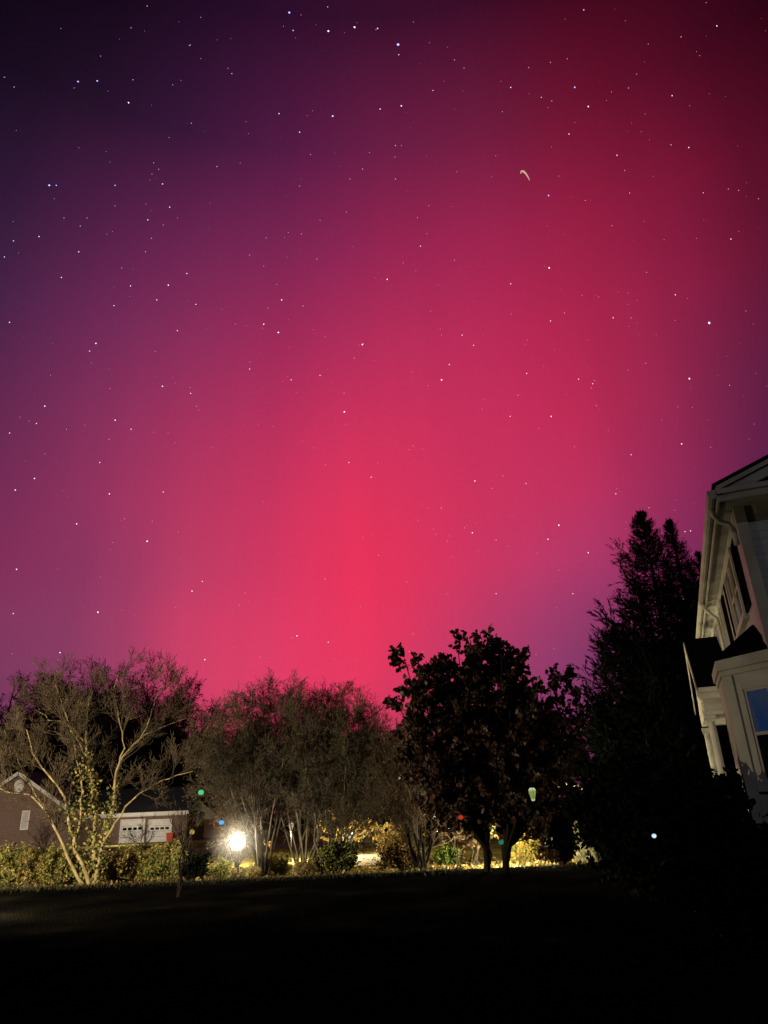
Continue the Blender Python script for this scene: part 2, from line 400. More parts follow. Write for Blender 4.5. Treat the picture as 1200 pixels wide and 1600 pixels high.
SKY=[
[(0.0867, 0.0299, 0.0748), (0.0867, 0.0299, 0.0748), (0.0867, 0.0299, 0.0748), (0.1101, 0.0319, 0.0795), (0.1468, 0.0348, 0.0861), (0.196, 0.0382, 0.0937), (0.3169, 0.0414, 0.1026), (0.4043, 0.0424, 0.1073), (0.4378, 0.0405, 0.1071), (0.4685, 0.0381, 0.102), (0.4517, 0.0355, 0.0976), (0.3678, 0.0343, 0.099), (0.264, 0.0343, 0.1016), (0.1941, 0.0322, 0.0981), (0.1394, 0.0292, 0.0921), (0.109, 0.024, 0.0768), (0.0811, 0.0177, 0.0604), (0.0559, 0.0107, 0.0433), (0.036, 0.0056, 0.0294), (0.0336, 0.005, 0.0277), (0.0336, 0.005, 0.0277)],
[(0.0867, 0.0299, 0.0748), (0.087, 0.0299, 0.0749), (0.0881, 0.03, 0.0754), (0.1188, 0.0328, 0.0818), (0.1589, 0.0361, 0.0894), (0.2189, 0.0396, 0.098), (0.3507, 0.043, 0.1068), (0.4381, 0.0437, 0.1109), (0.4752, 0.0418, 0.1109), (0.5128, 0.0393, 0.106), (0.5057, 0.0368, 0.102), (0.424, 0.0361, 0.1042), (0.3127, 0.0366, 0.1088), (0.2322, 0.0354, 0.1085), (0.1686, 0.0333, 0.1057), (0.1326, 0.0278, 0.0909), (0.1013, 0.0215, 0.0737), (0.0711, 0.0137, 0.0536), (0.0446, 0.0074, 0.0356), (0.0362, 0.0056, 0.0298), (0.0367, 0.0057, 0.0302)],
[(0.1219, 0.0343, 0.0884), (0.1197, 0.0341, 0.0876), (0.1184, 0.0339, 0.0871), (0.1602, 0.0382, 0.0981), (0.209, 0.0427, 0.11), (0.2967, 0.0471, 0.1205), (0.4915, 0.0505, 0.1263), (0.5988, 0.0502, 0.1277), (0.6334, 0.0472, 0.1264), (0.68, 0.0432, 0.1205), (0.6824, 0.0407, 0.116), (0.582, 0.041, 0.1195), (0.4305, 0.0424, 0.1277), (0.3162, 0.0423, 0.1316), (0.2278, 0.041, 0.1324), (0.1755, 0.0347, 0.1169), (0.1358, 0.0269, 0.0959), (0.0946, 0.0177, 0.0692), (0.0563, 0.0097, 0.0441), (0.0397, 0.0064, 0.0333), (0.0406, 0.0066, 0.0345)],
[(0.1802, 0.0371, 0.1043), (0.1702, 0.0368, 0.1018), (0.169, 0.0372, 0.1018), (0.2028, 0.0411, 0.1116), (0.2458, 0.0456, 0.1233), (0.3522, 0.0495, 0.1321), (0.5805, 0.0525, 0.1362), (0.6852, 0.0515, 0.1361), (0.7154, 0.0484, 0.1339), (0.7689, 0.0435, 0.1248), (0.7886, 0.0404, 0.1173), (0.6945, 0.0412, 0.1212), (0.5274, 0.0437, 0.1322), (0.389, 0.0449, 0.14), (0.2737, 0.0444, 0.1442), (0.2036, 0.039, 0.1321), (0.1601, 0.0306, 0.1092), (0.1143, 0.0212, 0.0821), (0.0684, 0.012, 0.0538), (0.0406, 0.0071, 0.0383), (0.039, 0.0071, 0.0401)],
[(0.1944, 0.0255, 0.0891), (0.1933, 0.0284, 0.0936), (0.2005, 0.032, 0.1001), (0.2272, 0.0373, 0.1118), (0.2565, 0.0422, 0.1228), (0.3617, 0.046, 0.1302), (0.5676, 0.049, 0.1347), (0.6574, 0.0477, 0.1338), (0.6969, 0.0448, 0.131), (0.7686, 0.0401, 0.1192), (0.8131, 0.0371, 0.1098), (0.7477, 0.038, 0.1138), (0.6027, 0.0408, 0.1257), (0.4775, 0.0428, 0.1358), (0.3715, 0.0434, 0.143), (0.2943, 0.0402, 0.1381), (0.2326, 0.0323, 0.1182), (0.1657, 0.0234, 0.0936), (0.0879, 0.0133, 0.0633), (0.0362, 0.0071, 0.0434), (0.0339, 0.0078, 0.0448)],
[(0.1335, 0.0203, 0.0801), (0.158, 0.0212, 0.0818), (0.1913, 0.0241, 0.0886), (0.2285, 0.03, 0.1022), (0.2553, 0.0361, 0.116), (0.3429, 0.0413, 0.1243), (0.4845, 0.0458, 0.1295), (0.5681, 0.0435, 0.1265), (0.6364, 0.0397, 0.1215), (0.7394, 0.0358, 0.111), (0.8034, 0.0338, 0.1035), (0.7618, 0.0343, 0.1063), (0.6669, 0.036, 0.1157), (0.5852, 0.0378, 0.1253), (0.5121, 0.0399, 0.1348), (0.4312, 0.039, 0.1357), (0.3235, 0.0317, 0.1184), (0.222, 0.0241, 0.0975), (0.1074, 0.0147, 0.0677), (0.0341, 0.0089, 0.0474), (0.0287, 0.0096, 0.048)],
[(0.08, 0.0173, 0.0693), (0.087, 0.0181, 0.0741), (0.1331, 0.0218, 0.0846), (0.2089, 0.0276, 0.0982), (0.2769, 0.0332, 0.1111), (0.3617, 0.0362, 0.1157), (0.4624, 0.0388, 0.1184), (0.5289, 0.0378, 0.1183), (0.5936, 0.0362, 0.1174), (0.689, 0.0346, 0.1107), (0.7463, 0.0338, 0.105), (0.7132, 0.0338, 0.106), (0.6514, 0.0338, 0.1095), (0.5961, 0.0335, 0.1123), (0.5589, 0.033, 0.114), (0.5217, 0.0315, 0.113), (0.3996, 0.0267, 0.1017), (0.2845, 0.0223, 0.0902), (0.1401, 0.0158, 0.0683), (0.0449, 0.0107, 0.0503), (0.0257, 0.0093, 0.0447)],
[(0.048, 0.0149, 0.0549), (0.0638, 0.0152, 0.0583), (0.106, 0.0197, 0.0741), (0.1712, 0.0252, 0.0916), (0.2393, 0.0303, 0.1061), (0.3125, 0.0317, 0.1095), (0.391, 0.0329, 0.1121), (0.4474, 0.0321, 0.1118), (0.5043, 0.0313, 0.1117), (0.5785, 0.0316, 0.1093), (0.6278, 0.0323, 0.107), (0.6225, 0.0324, 0.107), (0.5989, 0.0312, 0.107), (0.5779, 0.0299, 0.107), (0.5479, 0.0276, 0.1008), (0.515, 0.025, 0.0925), (0.4185, 0.0225, 0.0848), (0.3221, 0.0205, 0.0776), (0.1784, 0.0158, 0.0627), (0.0686, 0.0104, 0.0447), (0.0393, 0.007, 0.0287)],
[(0.0152, 0.0119, 0.0394), (0.0225, 0.0142, 0.0489), (0.0633, 0.0166, 0.0642), (0.1193, 0.0202, 0.082), (0.1682, 0.0234, 0.0943), (0.2161, 0.0255, 0.0998), (0.2674, 0.0268, 0.1041), (0.3091, 0.0257, 0.1025), (0.3517, 0.0245, 0.1004), (0.4019, 0.0253, 0.1015), (0.4446, 0.0267, 0.1032), (0.4805, 0.0273, 0.1022), (0.4893, 0.0263, 0.1016), (0.4966, 0.0252, 0.1006), (0.4737, 0.0229, 0.0916), (0.4408, 0.0202, 0.0804), (0.3904, 0.018, 0.0722), (0.326, 0.0162, 0.0663), (0.2321, 0.0126, 0.0531), (0.1189, 0.0076, 0.0301), (0.0487, 0.004, 0.0148)],
[(0.0105, 0.0047, 0.0154), (0.016, 0.0072, 0.0248), (0.0342, 0.0101, 0.0398), (0.0664, 0.0126, 0.0562), (0.0968, 0.0146, 0.0674), (0.1268, 0.0168, 0.0752), (0.1572, 0.0184, 0.081), (0.1817, 0.0188, 0.0846), (0.2048, 0.0191, 0.0871), (0.2407, 0.0193, 0.0883), (0.2758, 0.0193, 0.0878), (0.3088, 0.0193, 0.0841), (0.3273, 0.019, 0.083), (0.3413, 0.0187, 0.0813), (0.3386, 0.0176, 0.0758), (0.3197, 0.0155, 0.0661), (0.3001, 0.0133, 0.056), (0.2542, 0.0112, 0.0483), (0.1999, 0.0086, 0.0387), (0.1045, 0.005, 0.0217), (0.043, 0.0024, 0.0102)],
[(0.003, 0.0018, 0.006), (0.0069, 0.003, 0.0106), (0.0126, 0.0045, 0.0165), (0.0187, 0.006, 0.0224), (0.0267, 0.0071, 0.0297), (0.0362, 0.0081, 0.0375), (0.0525, 0.0092, 0.045), (0.0688, 0.0099, 0.0506), (0.0852, 0.0105, 0.0557), (0.1068, 0.0115, 0.0589), (0.1265, 0.0124, 0.0604), (0.1461, 0.0128, 0.0596), (0.1562, 0.0127, 0.0571), (0.1607, 0.0124, 0.0538), (0.1618, 0.0119, 0.0493), (0.16, 0.0099, 0.0404), (0.156, 0.0078, 0.0321), (0.1367, 0.0061, 0.0261), (0.0985, 0.0045, 0.0202), (0.0519, 0.0027, 0.0123), (0.0194, 0.0011, 0.0052)],
[(0.0022, 0.0011, 0.0039), (0.0029, 0.0012, 0.0045), (0.0038, 0.0013, 0.0053), (0.0054, 0.0016, 0.007), (0.0089, 0.0024, 0.0109), (0.0131, 0.0032, 0.0157), (0.0175, 0.0037, 0.0187), (0.0217, 0.0041, 0.0211), (0.0259, 0.0044, 0.0232), (0.0305, 0.0047, 0.0241), (0.0342, 0.005, 0.0243), (0.0374, 0.005, 0.0241), (0.0402, 0.0048, 0.0234), (0.0422, 0.0044, 0.0222), (0.0431, 0.0039, 0.0204), (0.0408, 0.0032, 0.0168), (0.0359, 0.0023, 0.0125), (0.03, 0.0016, 0.0087), (0.0274, 0.0014, 0.0074), (0.0229, 0.0013, 0.0062), (0.0174, 0.001, 0.0046)],
]
STARS='''-25.60,56.48,1 -9.14,58.14,4b -4.30,57.29,4 -1.03,57.51,4 1.83,57.38,2 4.22,56.37,5b 4.21,55.79,2b -8.63,57.19,2b -31.08,50.86,3b -29.35,51.34,3b -26.07,50.77,3 -25.96,52.18,1 -19.56,50.67,1 -10.09,52.25,2 -3.93,52.32,4b -7.73,51.22,2 -6.50,49.84,1 4.08,52.76,3 1.60,52.68,2 7.93,53.41,1 -31.83,44.11,4b -31.26,44.26,2b -26.20,45.48,2b -21.81,46.41,2 -22.34,47.28,1 -22.90,47.60,1 -20.89,45.01,2 -22.80,43.82,2 -21.32,43.72,1 -31.85,40.67,2 -33.73,39.85,2b -28.44,40.47,2 -29.49,38.44,2 -23.63,39.06,2 -20.27,39.65,3 -18.66,40.71,2 -21.17,38.45,2 -24.83,37.42,2 -17.59,38.61,2 -9.36,39.63,3 1.37,41.18,3 5.03,43.37,2 -7.44,44.47,1 -2.65,46.05,1 -7.68,47.74,1 -12.70,42.67,1 -11.08,44.01,1 -30.13,42.38,1 -28.21,42.84,1 -34.14,38.64,2b -37.29,49.24,1 37.25,50.48,2 25.87,55.13,2b 10.76,54.95,1 11.75,54.35,1 7.86,53.42,1 16.64,52.48,2 21.31,53.11,1 18.92,53.28,1 23.25,51.15,3b 24.16,49.72,3 20.68,50.88,1 15.34,51.19,1 21.75,48.53,2 31.90,48.13,2 28.31,49.76,1 32.03,44.70,2 25.80,46.12,2 26.16,44.99,1 34.11,41.13,1 34.82,40.77,1 36.04,39.72,1 33.18,37.99,2 18.64,45.08,3b 17.52,40.16,4 27.84,35.71,2 25.97,37.88,1 23.94,41.77,1 13.66,39.65,2 5.03,43.37,2 8.39,42.06,1 3.12,42.30,1 6.26,46.11,1 2.96,49.58,1 -19.91,32.19,3 -17.42,31.93,2 -23.51,29.13,3 -29.06,29.25,3 -29.45,27.90,2 -31.22,26.86,2 -22.14,28.63,2 -24.29,25.81,2 -28.91,23.94,3 -30.10,22.90,3 -23.25,23.55,3 -25.39,21.03,3 -19.94,20.22,4 -19.03,24.12,2 -16.11,16.56,3 -15.35,17.34,2 -23.03,14.63,4 -29.08,17.27,3 -14.78,11.33,3 -7.57,13.15,3 -5.02,12.60,2 -3.31,31.11,4 -3.00,27.04,2 -1.02,25.80,2 -8.31,33.59,2 -5.57,33.99,2 -1.42,36.35,3 -9.61,37.18,4 -11.05,37.73,3 6.04,33.20,4 -12.23,34.24,2 -19.07,36.49,2 -25.88,34.47,3 -26.30,33.83,2 -32.77,34.47,2 -28.80,14.13,2 -25.30,11.57,3 -11.86,16.52,1 -21.85,21.79,1 -19.69,21.78,1 6.90,34.33,2 9.39,35.57,2 8.40,36.46,2 16.84,36.34,2 22.37,35.43,2 23.86,35.07,1 27.34,33.96,1 29.85,33.04,5 27.32,29.60,4 25.59,25.06,3 15.57,29.15,3 11.98,29.67,2 19.57,31.00,2 18.45,31.57,2 13.98,32.77,2 21.58,25.07,2 8.22,24.90,3 12.62,24.21,2 14.85,20.59,4 13.80,19.60,3 16.85,18.15,3 7.56,20.76,3 19.80,22.33,2 15.15,15.14,2 9.03,15.74,2 5.36,20.25,1 24.39,18.59,2 24.80,18.57,2 -1.35,36.40,2'''
#planet 16.371670576102588 47.110948433926346
#planet 17.01889887606479 46.477922962352146
FLOOD, LAMP_A, LAMP_B, LAMP_C, STREET, GARAGE, FILL = 200.0, 2500.0, 1100.0, 4200.0, 10500.0, 320.0, 0.13
HALO_R, HALO_D = 1.1, .12
STX, STY = -12.5, 13.0

# ------------------------------------------------------------------ sky: aurora by compass direction and height
w = bpy.data.worlds.new('World'); scene.world = w; w.use_nodes = True
nt = w.node_tree; N = nt.nodes; L = nt.links; N.clear()
def math_node(op, a, b=None, c=None):
    n = N.new('ShaderNodeMath'); n.operation = op
    for i, v in enumerate((a, b, c)):
        if v is None: continue
        if isinstance(v, (int, float)): n.inputs[i].default_value = v
        else: L.new(v, n.inputs[i])
    return n.outputs[0]
tc = N.new('ShaderNodeTexCoord'); sp = N.new('ShaderNodeSeparateXYZ'); L.new(tc.outputs['Generated'], sp.inputs[0])
azim = math_node('ARCTAN2', sp.outputs['X'], sp.outputs['Y'])
elev = math_node('ARCSINE', sp.outputs['Z'])
azd = math_node('MULTIPLY', azim, 180 / math.pi); eld = math_node('MULTIPLY', elev, 180 / math.pi)
A0, A1 = -60.0, 60.0
azf = math_node('DIVIDE', math_node('SUBTRACT', azd, A0), A1 - A0)
prev = None
for i, e in enumerate(ELS):
    cr = N.new('ShaderNodeValToRGB'); ramp = cr.color_ramp; ramp.interpolation = 'LINEAR'
    stops = [(-57, [.006, .003, .008])] + list(zip(AZS, SKY[i])) + [(57, [.010, .002, .004])]
    while len(ramp.elements) < len(stops): ramp.elements.new(0.5)
    for el_, (a, c) in zip(ramp.elements, stops):
        el_.position = (a - A0) / (A1 - A0)
    for el_, (a, c) in zip(ramp.elements, stops):
        el_.color = (c[0], c[1], c[2], 1)
    L.new(azf, cr.inputs['Fac'])
    if prev is None: prev = cr.outputs['Color']; continue
    mr = N.new('ShaderNodeMapRange'); mr.interpolation_type = 'LINEAR'
    mr.inputs['From Min'].default_value = ELS[i - 1]; mr.inputs['From Max'].default_value = e; L.new(eld, mr.inputs['Value'])
    mx = N.new('ShaderNodeMix'); mx.data_type = 'RGBA'
    L.new(mr.outputs['Result'], mx.inputs['Factor']); L.new(prev, mx.inputs['A']); L.new(cr.outputs['Color'], mx.inputs['B'])
    prev = mx.outputs['Result']
# fade to a dark zenith
mr = N.new('ShaderNodeMapRange'); mr.inputs['From Min'].default_value = ELS[-1]; mr.inputs['From Max'].default_value = 75; L.new(eld, mr.inputs['Value'])
mx = N.new('ShaderNodeMix'); mx.data_type = 'RGBA'; mx.inputs['B'].default_value = (.004, .001, .006, 1)
L.new(mr.outputs['Result'], mx.inputs['Factor']); L.new(prev, mx.inputs['A']); prev = mx.outputs['Result']
# faint upright rays and soft mottling
cb = N.new('ShaderNodeCombineXYZ'); L.new(math_node('MULTIPLY', azim, 16.0), cb.inputs[0]); L.new(math_node('MULTIPLY', elev, 1.3), cb.inputs[1])
nz = N.new('ShaderNodeTexNoise'); nz.inputs['Scale'].default_value = 1.0; nz.inputs['Detail'].default_value = 3; L.new(cb.outputs[0], nz.inputs['Vector'])
mr = N.new('ShaderNodeMapRange'); mr.inputs['From Min'].default_value = .25; mr.inputs['From Max'].default_value = .75; mr.inputs['To Min'].default_value = .97; mr.inputs['To Max'].default_value = 1.03
L.new(nz.outputs['Fac'], mr.inputs['Value'])
nz2 = N.new('ShaderNodeTexNoise'); nz2.inputs['Scale'].default_value = 260; nz2.inputs['Detail'].default_value = 2; L.new(tc.outputs['Generated'], nz2.inputs['Vector'])
mr2 = N.new('ShaderNodeMapRange'); mr2.inputs['To Min'].default_value = .96; mr2.inputs['To Max'].default_value = 1.04; L.new(nz2.outputs['Fac'], mr2.inputs['Value'])
bg = N.new('ShaderNodeBackground'); L.new(prev, bg.inputs['Color']); L.new(math_node('MULTIPLY', mr.outputs['Result'], mr2.outputs['Result']), bg.inputs['Strength'])
wo = N.new('ShaderNodeOutputWorld'); L.new(bg.outputs[0], wo.inputs[0])

# ------------------------------------------------------------------ stars (real points of light very far off)
def star_dir(a, e):
    a, e = RAD(a), RAD(e)
    return np.array([math.sin(a) * math.cos(e), math.cos(a) * math.cos(e), math.sin(e)])
SM = [emit('star_white', (1, .88, .95), 1.6), emit('star_blue', (.42, .42, 1), 2.2), emit('star_pink', (1, .50, .68), 1.15), emit('star_gold', (1, .74, .48), .62)]
DS = 3000.0
def add_star(mb, a, e, r, mi, stretch=1.0, slant=None):
    d = star_dir(a, e); c = d * DS
    s = norm(np.cross(d, [0, 0, 1.0])); u = np.cross(s, d)
    if slant is None: slant = RAD(100 - e * 1.9) if a < 12 else RAD(110 - (e - 20) * .5)
    q = s * math.cos(slant) + u * math.sin(slant); t = -s * math.sin(slant) + u * math.cos(slant)
    v = [c + q * r * stretch, c + t * r, c - q * r * stretch, c - t * r, c + d * r, c - d * r]
    mb.add(v, [(0, 1, 4), (1, 2, 4), (2, 3, 4), (3, 0, 4), (1, 0, 5), (2, 1, 5), (3, 2, 5), (0, 3, 5)], mi)
rng = np.random.default_rng(5)
field = MB(); bright = []
for tok in STARS.split():
    a, e, m = tok.split(','); blue = m.endswith('b'); k = int(m.rstrip('b')); a = float(a); e = float(e)
    if k >= 4: bright.append((a, e, k, blue)); continue
    add_star(field, a, e, {1: 1.35, 2: 1.75, 3: 2.3}[k], 1 if blue else (0 if k > 1 else 2), 1.25)
for i in range(560):
    a = rng.uniform(-40, 42); e = rng.uniform(6, 60)
    add_star(field, a, e, rng.uniform(.5, 1.2), 2 if rng.random() < .75 else 0, 1.2)
tag(field.build('star_field', SM), 'countless faint pinkish white stars across the red night sky', 'stars', kind='stuff')
mb = MB()
pa = [(16.24, 47.02), (16.36, 47.16), (16.58, 47.10), (16.78, 46.90), (16.93, 46.66), (17.03, 46.42)]
mb.tube([star_dir(a, e) * DS for a, e in pa], [1.8, 3.6, 4.0, 2.9, 2.1, 1.0], 6)
mb.mi = [3] * len(mb.f)
tag(mb.build('bright_star', SM), 'bright cream hook-shaped star trail high in the right half of the red sky', 'star')
for a, e, k, blue in bright:
    mb = MB(); add_star(mb, a, e, {4: 2.9, 5: 3.9}[k], 1 if blue else 0, 1.3)
    tag(mb.build('bright_star', SM), 'bright %s star, a short streak larger than the faint stars around it' % ('bluish' if blue else 'white'), 'star',
        'bright bluish stars' if blue else 'bright white stars')

# ------------------------------------------------------------------ camera
cam_d = bpy.data.cameras.new('camera'); cam = bpy.data.objects.new('camera', cam_d); col.objects.link(cam)
cam_d.sensor_fit = 'VERTICAL'; cam_d.sensor_height = 36.0; cam_d.lens = 36.0 * F_PX / 1600.0
cam_d.clip_start = 0.1; cam_d.clip_end = 12000
from mathutils import Matrix, Vector
mw = Matrix(((_R[0], _U[0], -_F[0], CAM[0]), (_R[1], _U[1], -_F[1], CAM[1]), (_R[2], _U[2], -_F[2], CAM[2]), (0, 0, 0, 1)))
cam.matrix_world = mw
scene.camera = cam

# ------------------------------------------------------------------ ground
def lawn_mat():
    m = bpy.data.materials.new('lawn_grass')
    nt, N, L = nodes_of(m)
    out = N.new('ShaderNodeOutputMaterial'); p = N.new('ShaderNodeBsdfPrincipled'); p.inputs['Roughness'].default_value = 1; p.inputs['Specular IOR Level'].default_value = 0
    tc = N.new('ShaderNodeTexCoord')
    def noise(s, d=5):
        n = N.new('ShaderNodeTexNoise'); n.inputs['Scale'].default_value = s; n.inputs['Detail'].default_value = d; L.new(tc.outputs['Object'], n.inputs['Vector']); return n.outputs['Fac']
    def ramp(f, stops):
        r = N.new('ShaderNodeValToRGB')
        while len(r.color_ramp.elements) < len(stops): r.color_ramp.elements.new(.5)
        for e, (q, c) in zip(r.color_ramp.elements, stops): e.position = q; e.color = (*c, 1)
        L.new(f, r.inputs['Fac']); return r.outputs['Color']
    near = ramp(noise(.55, 8), [(.35, (.0035, .0037, .0042)), (.55, (.0080, .0078, .0074)), (.72, (.021, .018, .014))])  # shade and dim lit patches painted into the near lawn colour
    far = ramp(noise(1.1), [(.32, (.075, .075, .022)), (.55, (.22, .19, .065)), (.72, (.34, .26, .10))])  # grass beyond the edge painted lighter, as lit
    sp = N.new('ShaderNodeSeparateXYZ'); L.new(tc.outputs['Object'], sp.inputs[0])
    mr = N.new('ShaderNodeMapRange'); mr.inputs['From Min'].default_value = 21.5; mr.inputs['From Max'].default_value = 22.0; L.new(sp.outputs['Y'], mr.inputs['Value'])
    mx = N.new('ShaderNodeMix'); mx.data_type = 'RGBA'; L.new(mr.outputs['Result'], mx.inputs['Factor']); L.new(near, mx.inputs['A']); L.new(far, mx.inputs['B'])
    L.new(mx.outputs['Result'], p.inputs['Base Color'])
    b = N.new('ShaderNodeBump'); b.inputs['Strength'].default_value = .8; b.inputs['Distance'].default_value = .05; L.new(noise(22, 6), b.inputs['Height']); L.new(b.outputs['Normal'], p.inputs['Normal'])
    L.new(p.outputs[0], out.inputs[0])
    return m
xs = np.r_[-1500, -700, -300, -150, -90, np.linspace(-60, 60, 121), 90, 150, 300, 700, 1500]
ys = np.r_[-600, -200, -60, -20, np.linspace(-8, 21, 40), np.linspace(21.2, 23, 19), np.linspace(24, 60, 30), 80, 120, 200, 400, 900, 2500]
X, Y = np.meshgrid(xs, ys)
Z = ground_z(X, Y)
V = np.stack([X, Y, Z], -1).reshape(-1, 3); nx, ny = len(xs), len(ys)
I = np.arange(nx * ny).reshape(ny, nx)
Q = np.stack([I[:-1, :-1], I[:-1, 1:], I[1:, 1:], I[1:, :-1]], -1).reshape(-1, 4)
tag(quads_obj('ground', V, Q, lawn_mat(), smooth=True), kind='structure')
ZG = -0.16
mb = MB()
d0, d1 = at(552, 1354, 27.2), at(606, 1352, 27.2)
mb.add([(d0[0], 27.0, ZG + .02), (d1[0] + .3, 27.0, ZG + .02), (d1[0] + 1.4, 34, ZG + .02), (d0[0] - .2, 34, ZG + .02)], [(0, 1, 2, 3)])
mb.add([(-24, 44, ZG + .016), (-4, 44, ZG + .016), (-4, 48.5, ZG + .016), (-24, 48.5, ZG + .016)], [(0, 1, 2, 3)])
tag(mb.build('driveway', M['concrete']), kind='structure')
# leaf litter and grass along the far edge of the lawn
rng = np.random.default_rng(11)
n = 5200
p = np.stack([rng.uniform(-16, 9, n), 21.75 + 6.5 * rng.random(n) ** 1.8, np.zeros(n)], 1); p[:, 2] = ground_z(p[:, 0], p[:, 1]) + .02
V, Q = leaves(rng, p, (.06, .15), 0, .6)
o = quads_obj('fallen_leaves', V, Q, [M['leaf_tan'], M['leaf_brown']], mi=np.tile((rng.random(n) < .4).astype(int), 2))
tag(o, 'dry fallen leaves strewn along the lit edge beyond the dark lawn', 'leaves', kind='stuff')
n = 9000
p = np.stack([rng.uniform(-16, 14, n), 21.5 + rng.normal(size=n) * .45, np.zeros(n)], 1); p[:, 2] = ground_z(p[:, 0], p[:, 1]) - .01
h = (rng.uniform(.03, .10, n) + .13 * np.clip(np.sin(p[:, 0] * 1.7) * np.sin(p[:, 0] * .61 + 1), 0, 1) * rng.random(n))[:, None]; th = rng.uniform(0, 6.28, n); s = np.stack([np.cos(th), np.sin(th), 0 * th], 1) * .007
lean = rng.normal(size=(n, 3)) * .3; lean[:, 2] = 1
V = np.stack([p - s, p + s, p + lean * h + s * .2, p + lean * h - s * .2], 1).reshape(-1, 3)
tag(quads_obj('grass', V, np.arange(4 * n).reshape(-1, 4), mat('grass_blade', (.02, .022, .010), (.012, .014, .008), 1)), 'dark grass blades along the far edge of the lawn', 'grass', kind='stuff')

# ------------------------------------------------------------------ right-hand house
A_H = RAD(20.6)
HX, HY = 5.84, 10.89
house = thing('two_storey_house', 'white trimmed grey two storey house with bay window at the right edge', 'house', (HX, HY, -.05), -A_H)
SO = 6.06   # soffit height
W2 = 9.0; LN = 12.6; PT = .37
mb = MB()
mb.box(0, W2, 0, LN, 0, SO)
mb.prism([(0, 0, SO), (W2, 0, SO), (W2 / 2, 0, SO + PT * W2 / 2)], (0, LN, 0))
mb.build('wall', M['siding'], house)
# roof: two slabs
OH, OF = .25, .50
mb = MB()
zc = SO + .20
def roof_pt(x): return zc + PT * (x + OH) if x <= W2 / 2 else zc + PT * (W2 + OH - x)
for sgn in (0, 1):
    xa, xb = (-OH - .06, W2 / 2) if not sgn else (W2 + OH + .06, W2 / 2)
    za = zc - .02; zb = roof_pt(W2 / 2)
    mb.prism([(xa, -OF - .05, za), (xb, -OF - .05, zb), (xb, -OF - .05, zb + .10), (xa, -OF - .05, za + .08)], (0, LN + 2 * OF + .1, 0))
roof = mb.build('roof', M['shingle'], house)
# soffit + fascia + cornice
mb = MB()
mb.box(-OH, -.002, -OF, LN + OF, SO - .02, SO + .02)
mb.box(W2 + .002, W2 + OH, -OF, LN + OF, SO - .02, SO + .02)
mb.box(.0, W2, -OF, -.002, SO - .02, SO + .02)
for k in range(24):   # soffit panel grooves
    y = -.3 + k * .55
    mb.box(-OH + .03, -.04, y, y + .012, SO - .026, SO - .0205)
mb.build('soffit', M['trim'], house)
mb = MB()
mb.box(-OH - .03, -OH - .001, -OF - .03, LN + OF, SO - .05, SO + .15)          # eave fascia
mb.box(-OH - .001, W2 + OH, -OF - .03, -OF - .001, SO - .05, SO + .13)          # cornice across the gable
mb.box(-OH - .02, W2 + OH, -OF - .07, -OF - .031, SO + .07, SO + .15)
xm = W2 / 2
for sgn in (0, 1):                                                               # raking boards
    a = (-OH, -OF - .015, zc - .12) if not sgn else (W2 + OH, -OF - .015, zc - .12)
    b = (xm, -OF - .015, zc - .12 + PT * (xm + OH))
    mb.bar(a, b, .03, .23, up=(0, 0, 1))
    a2 = (a[0], -OF - .05, zc - .03); b2 = (b[0], -OF - .05, b[2] + .09)
    mb.bar(a2, b2, .05, .07)
mb.build('fascia', M['trim'], house)
mb = MB(); mb.prism([(-OH + .9, -OF + .02, SO + .15), (W2 + OH - .9, -OF + .02, SO + .15), (xm, -OF + .02, SO + .15 + PT * (xm + OH - .9))], (0, .03, 0))
mb.build('gable_panel', M['shingle'], house)
mb = MB(); mb.box(-.025, -.001, .3, LN, SO - .20, SO - .021)
mb.box(.3, W2, -.025, -.001, SO - .16, SO - .021); mb.build('frieze_board', M['trim'], house)
mb = MB(); mb.box(-.03, .14, -.03, .0, .3, SO - .022); mb.box(-.03, -.0005, .0005, .28, .3, SO - .022); mb.build('corner_board', M['trim'], house)
# gutter: half-round trough along the eave, with downspout elbows
def gutter(mb, x, y0, y1, z, r=.065):
    prof = [(x - r, z + r), (x - r * 1.05, z + r * .2), (x - r * .7, z - r * .7), (x, z - r), (x + r * .75, z - r * .7), (x + r * .95, z), (x + r * .95, z + r)]
    v = []; f = []
    for y in (y0, y1):
        for (px, pz) in prof: v.append((px, y, pz))
        for (px, pz) in prof[::-1]: v.append((x + (px - x) * .86, y, z + (pz - z) * .86 + (.004 if pz > z else .0)))
    n = 14
    for i in range(n): f.append((i, (i + 1) % n, n + (i + 1) % n, n + i))
    f += [tuple(range(n))[::-1], tuple(range(n, 2 * n))]
    mb.add(v, f)
mb = MB(); gutter(mb, -OH - .10, -OF - .04, LN + OF, SO + .08, .065)
mb.box(-OH - .16, -OH - .04, -OF - .06, -OF - .041, SO + .005, SO + .148)
gut = mb.build('gutter', M['trim'], house)
mb = MB()
mb.tube([(-OH - .10, .02, SO + .05), (-OH - .08, .03, SO - .08), (-.25, .12, SO - .17), (-.12, .16, SO - .22), (-.075, .18, SO - .34)], .045, 8)
mb.tube([(-.075, .18, SO - .34), (-.075, .18, SO - .6), (-.075, .18, SO - .60)], .04, 8)
mb.build('downspout_elbow', M['trim'], house, True)
mb = MB()
mb.tube([(-OH - .10, 6.7, SO + .05), (-OH - .08, 6.7, SO - .1), (-.22, 6.72, SO - .25), (-.09, 6.74, SO - .38), (-.085, 6.75, SO - .55), (-.085, 6.75, 4.7)], .042, 8)
mb.build('downspout', M['trim'], house, True)
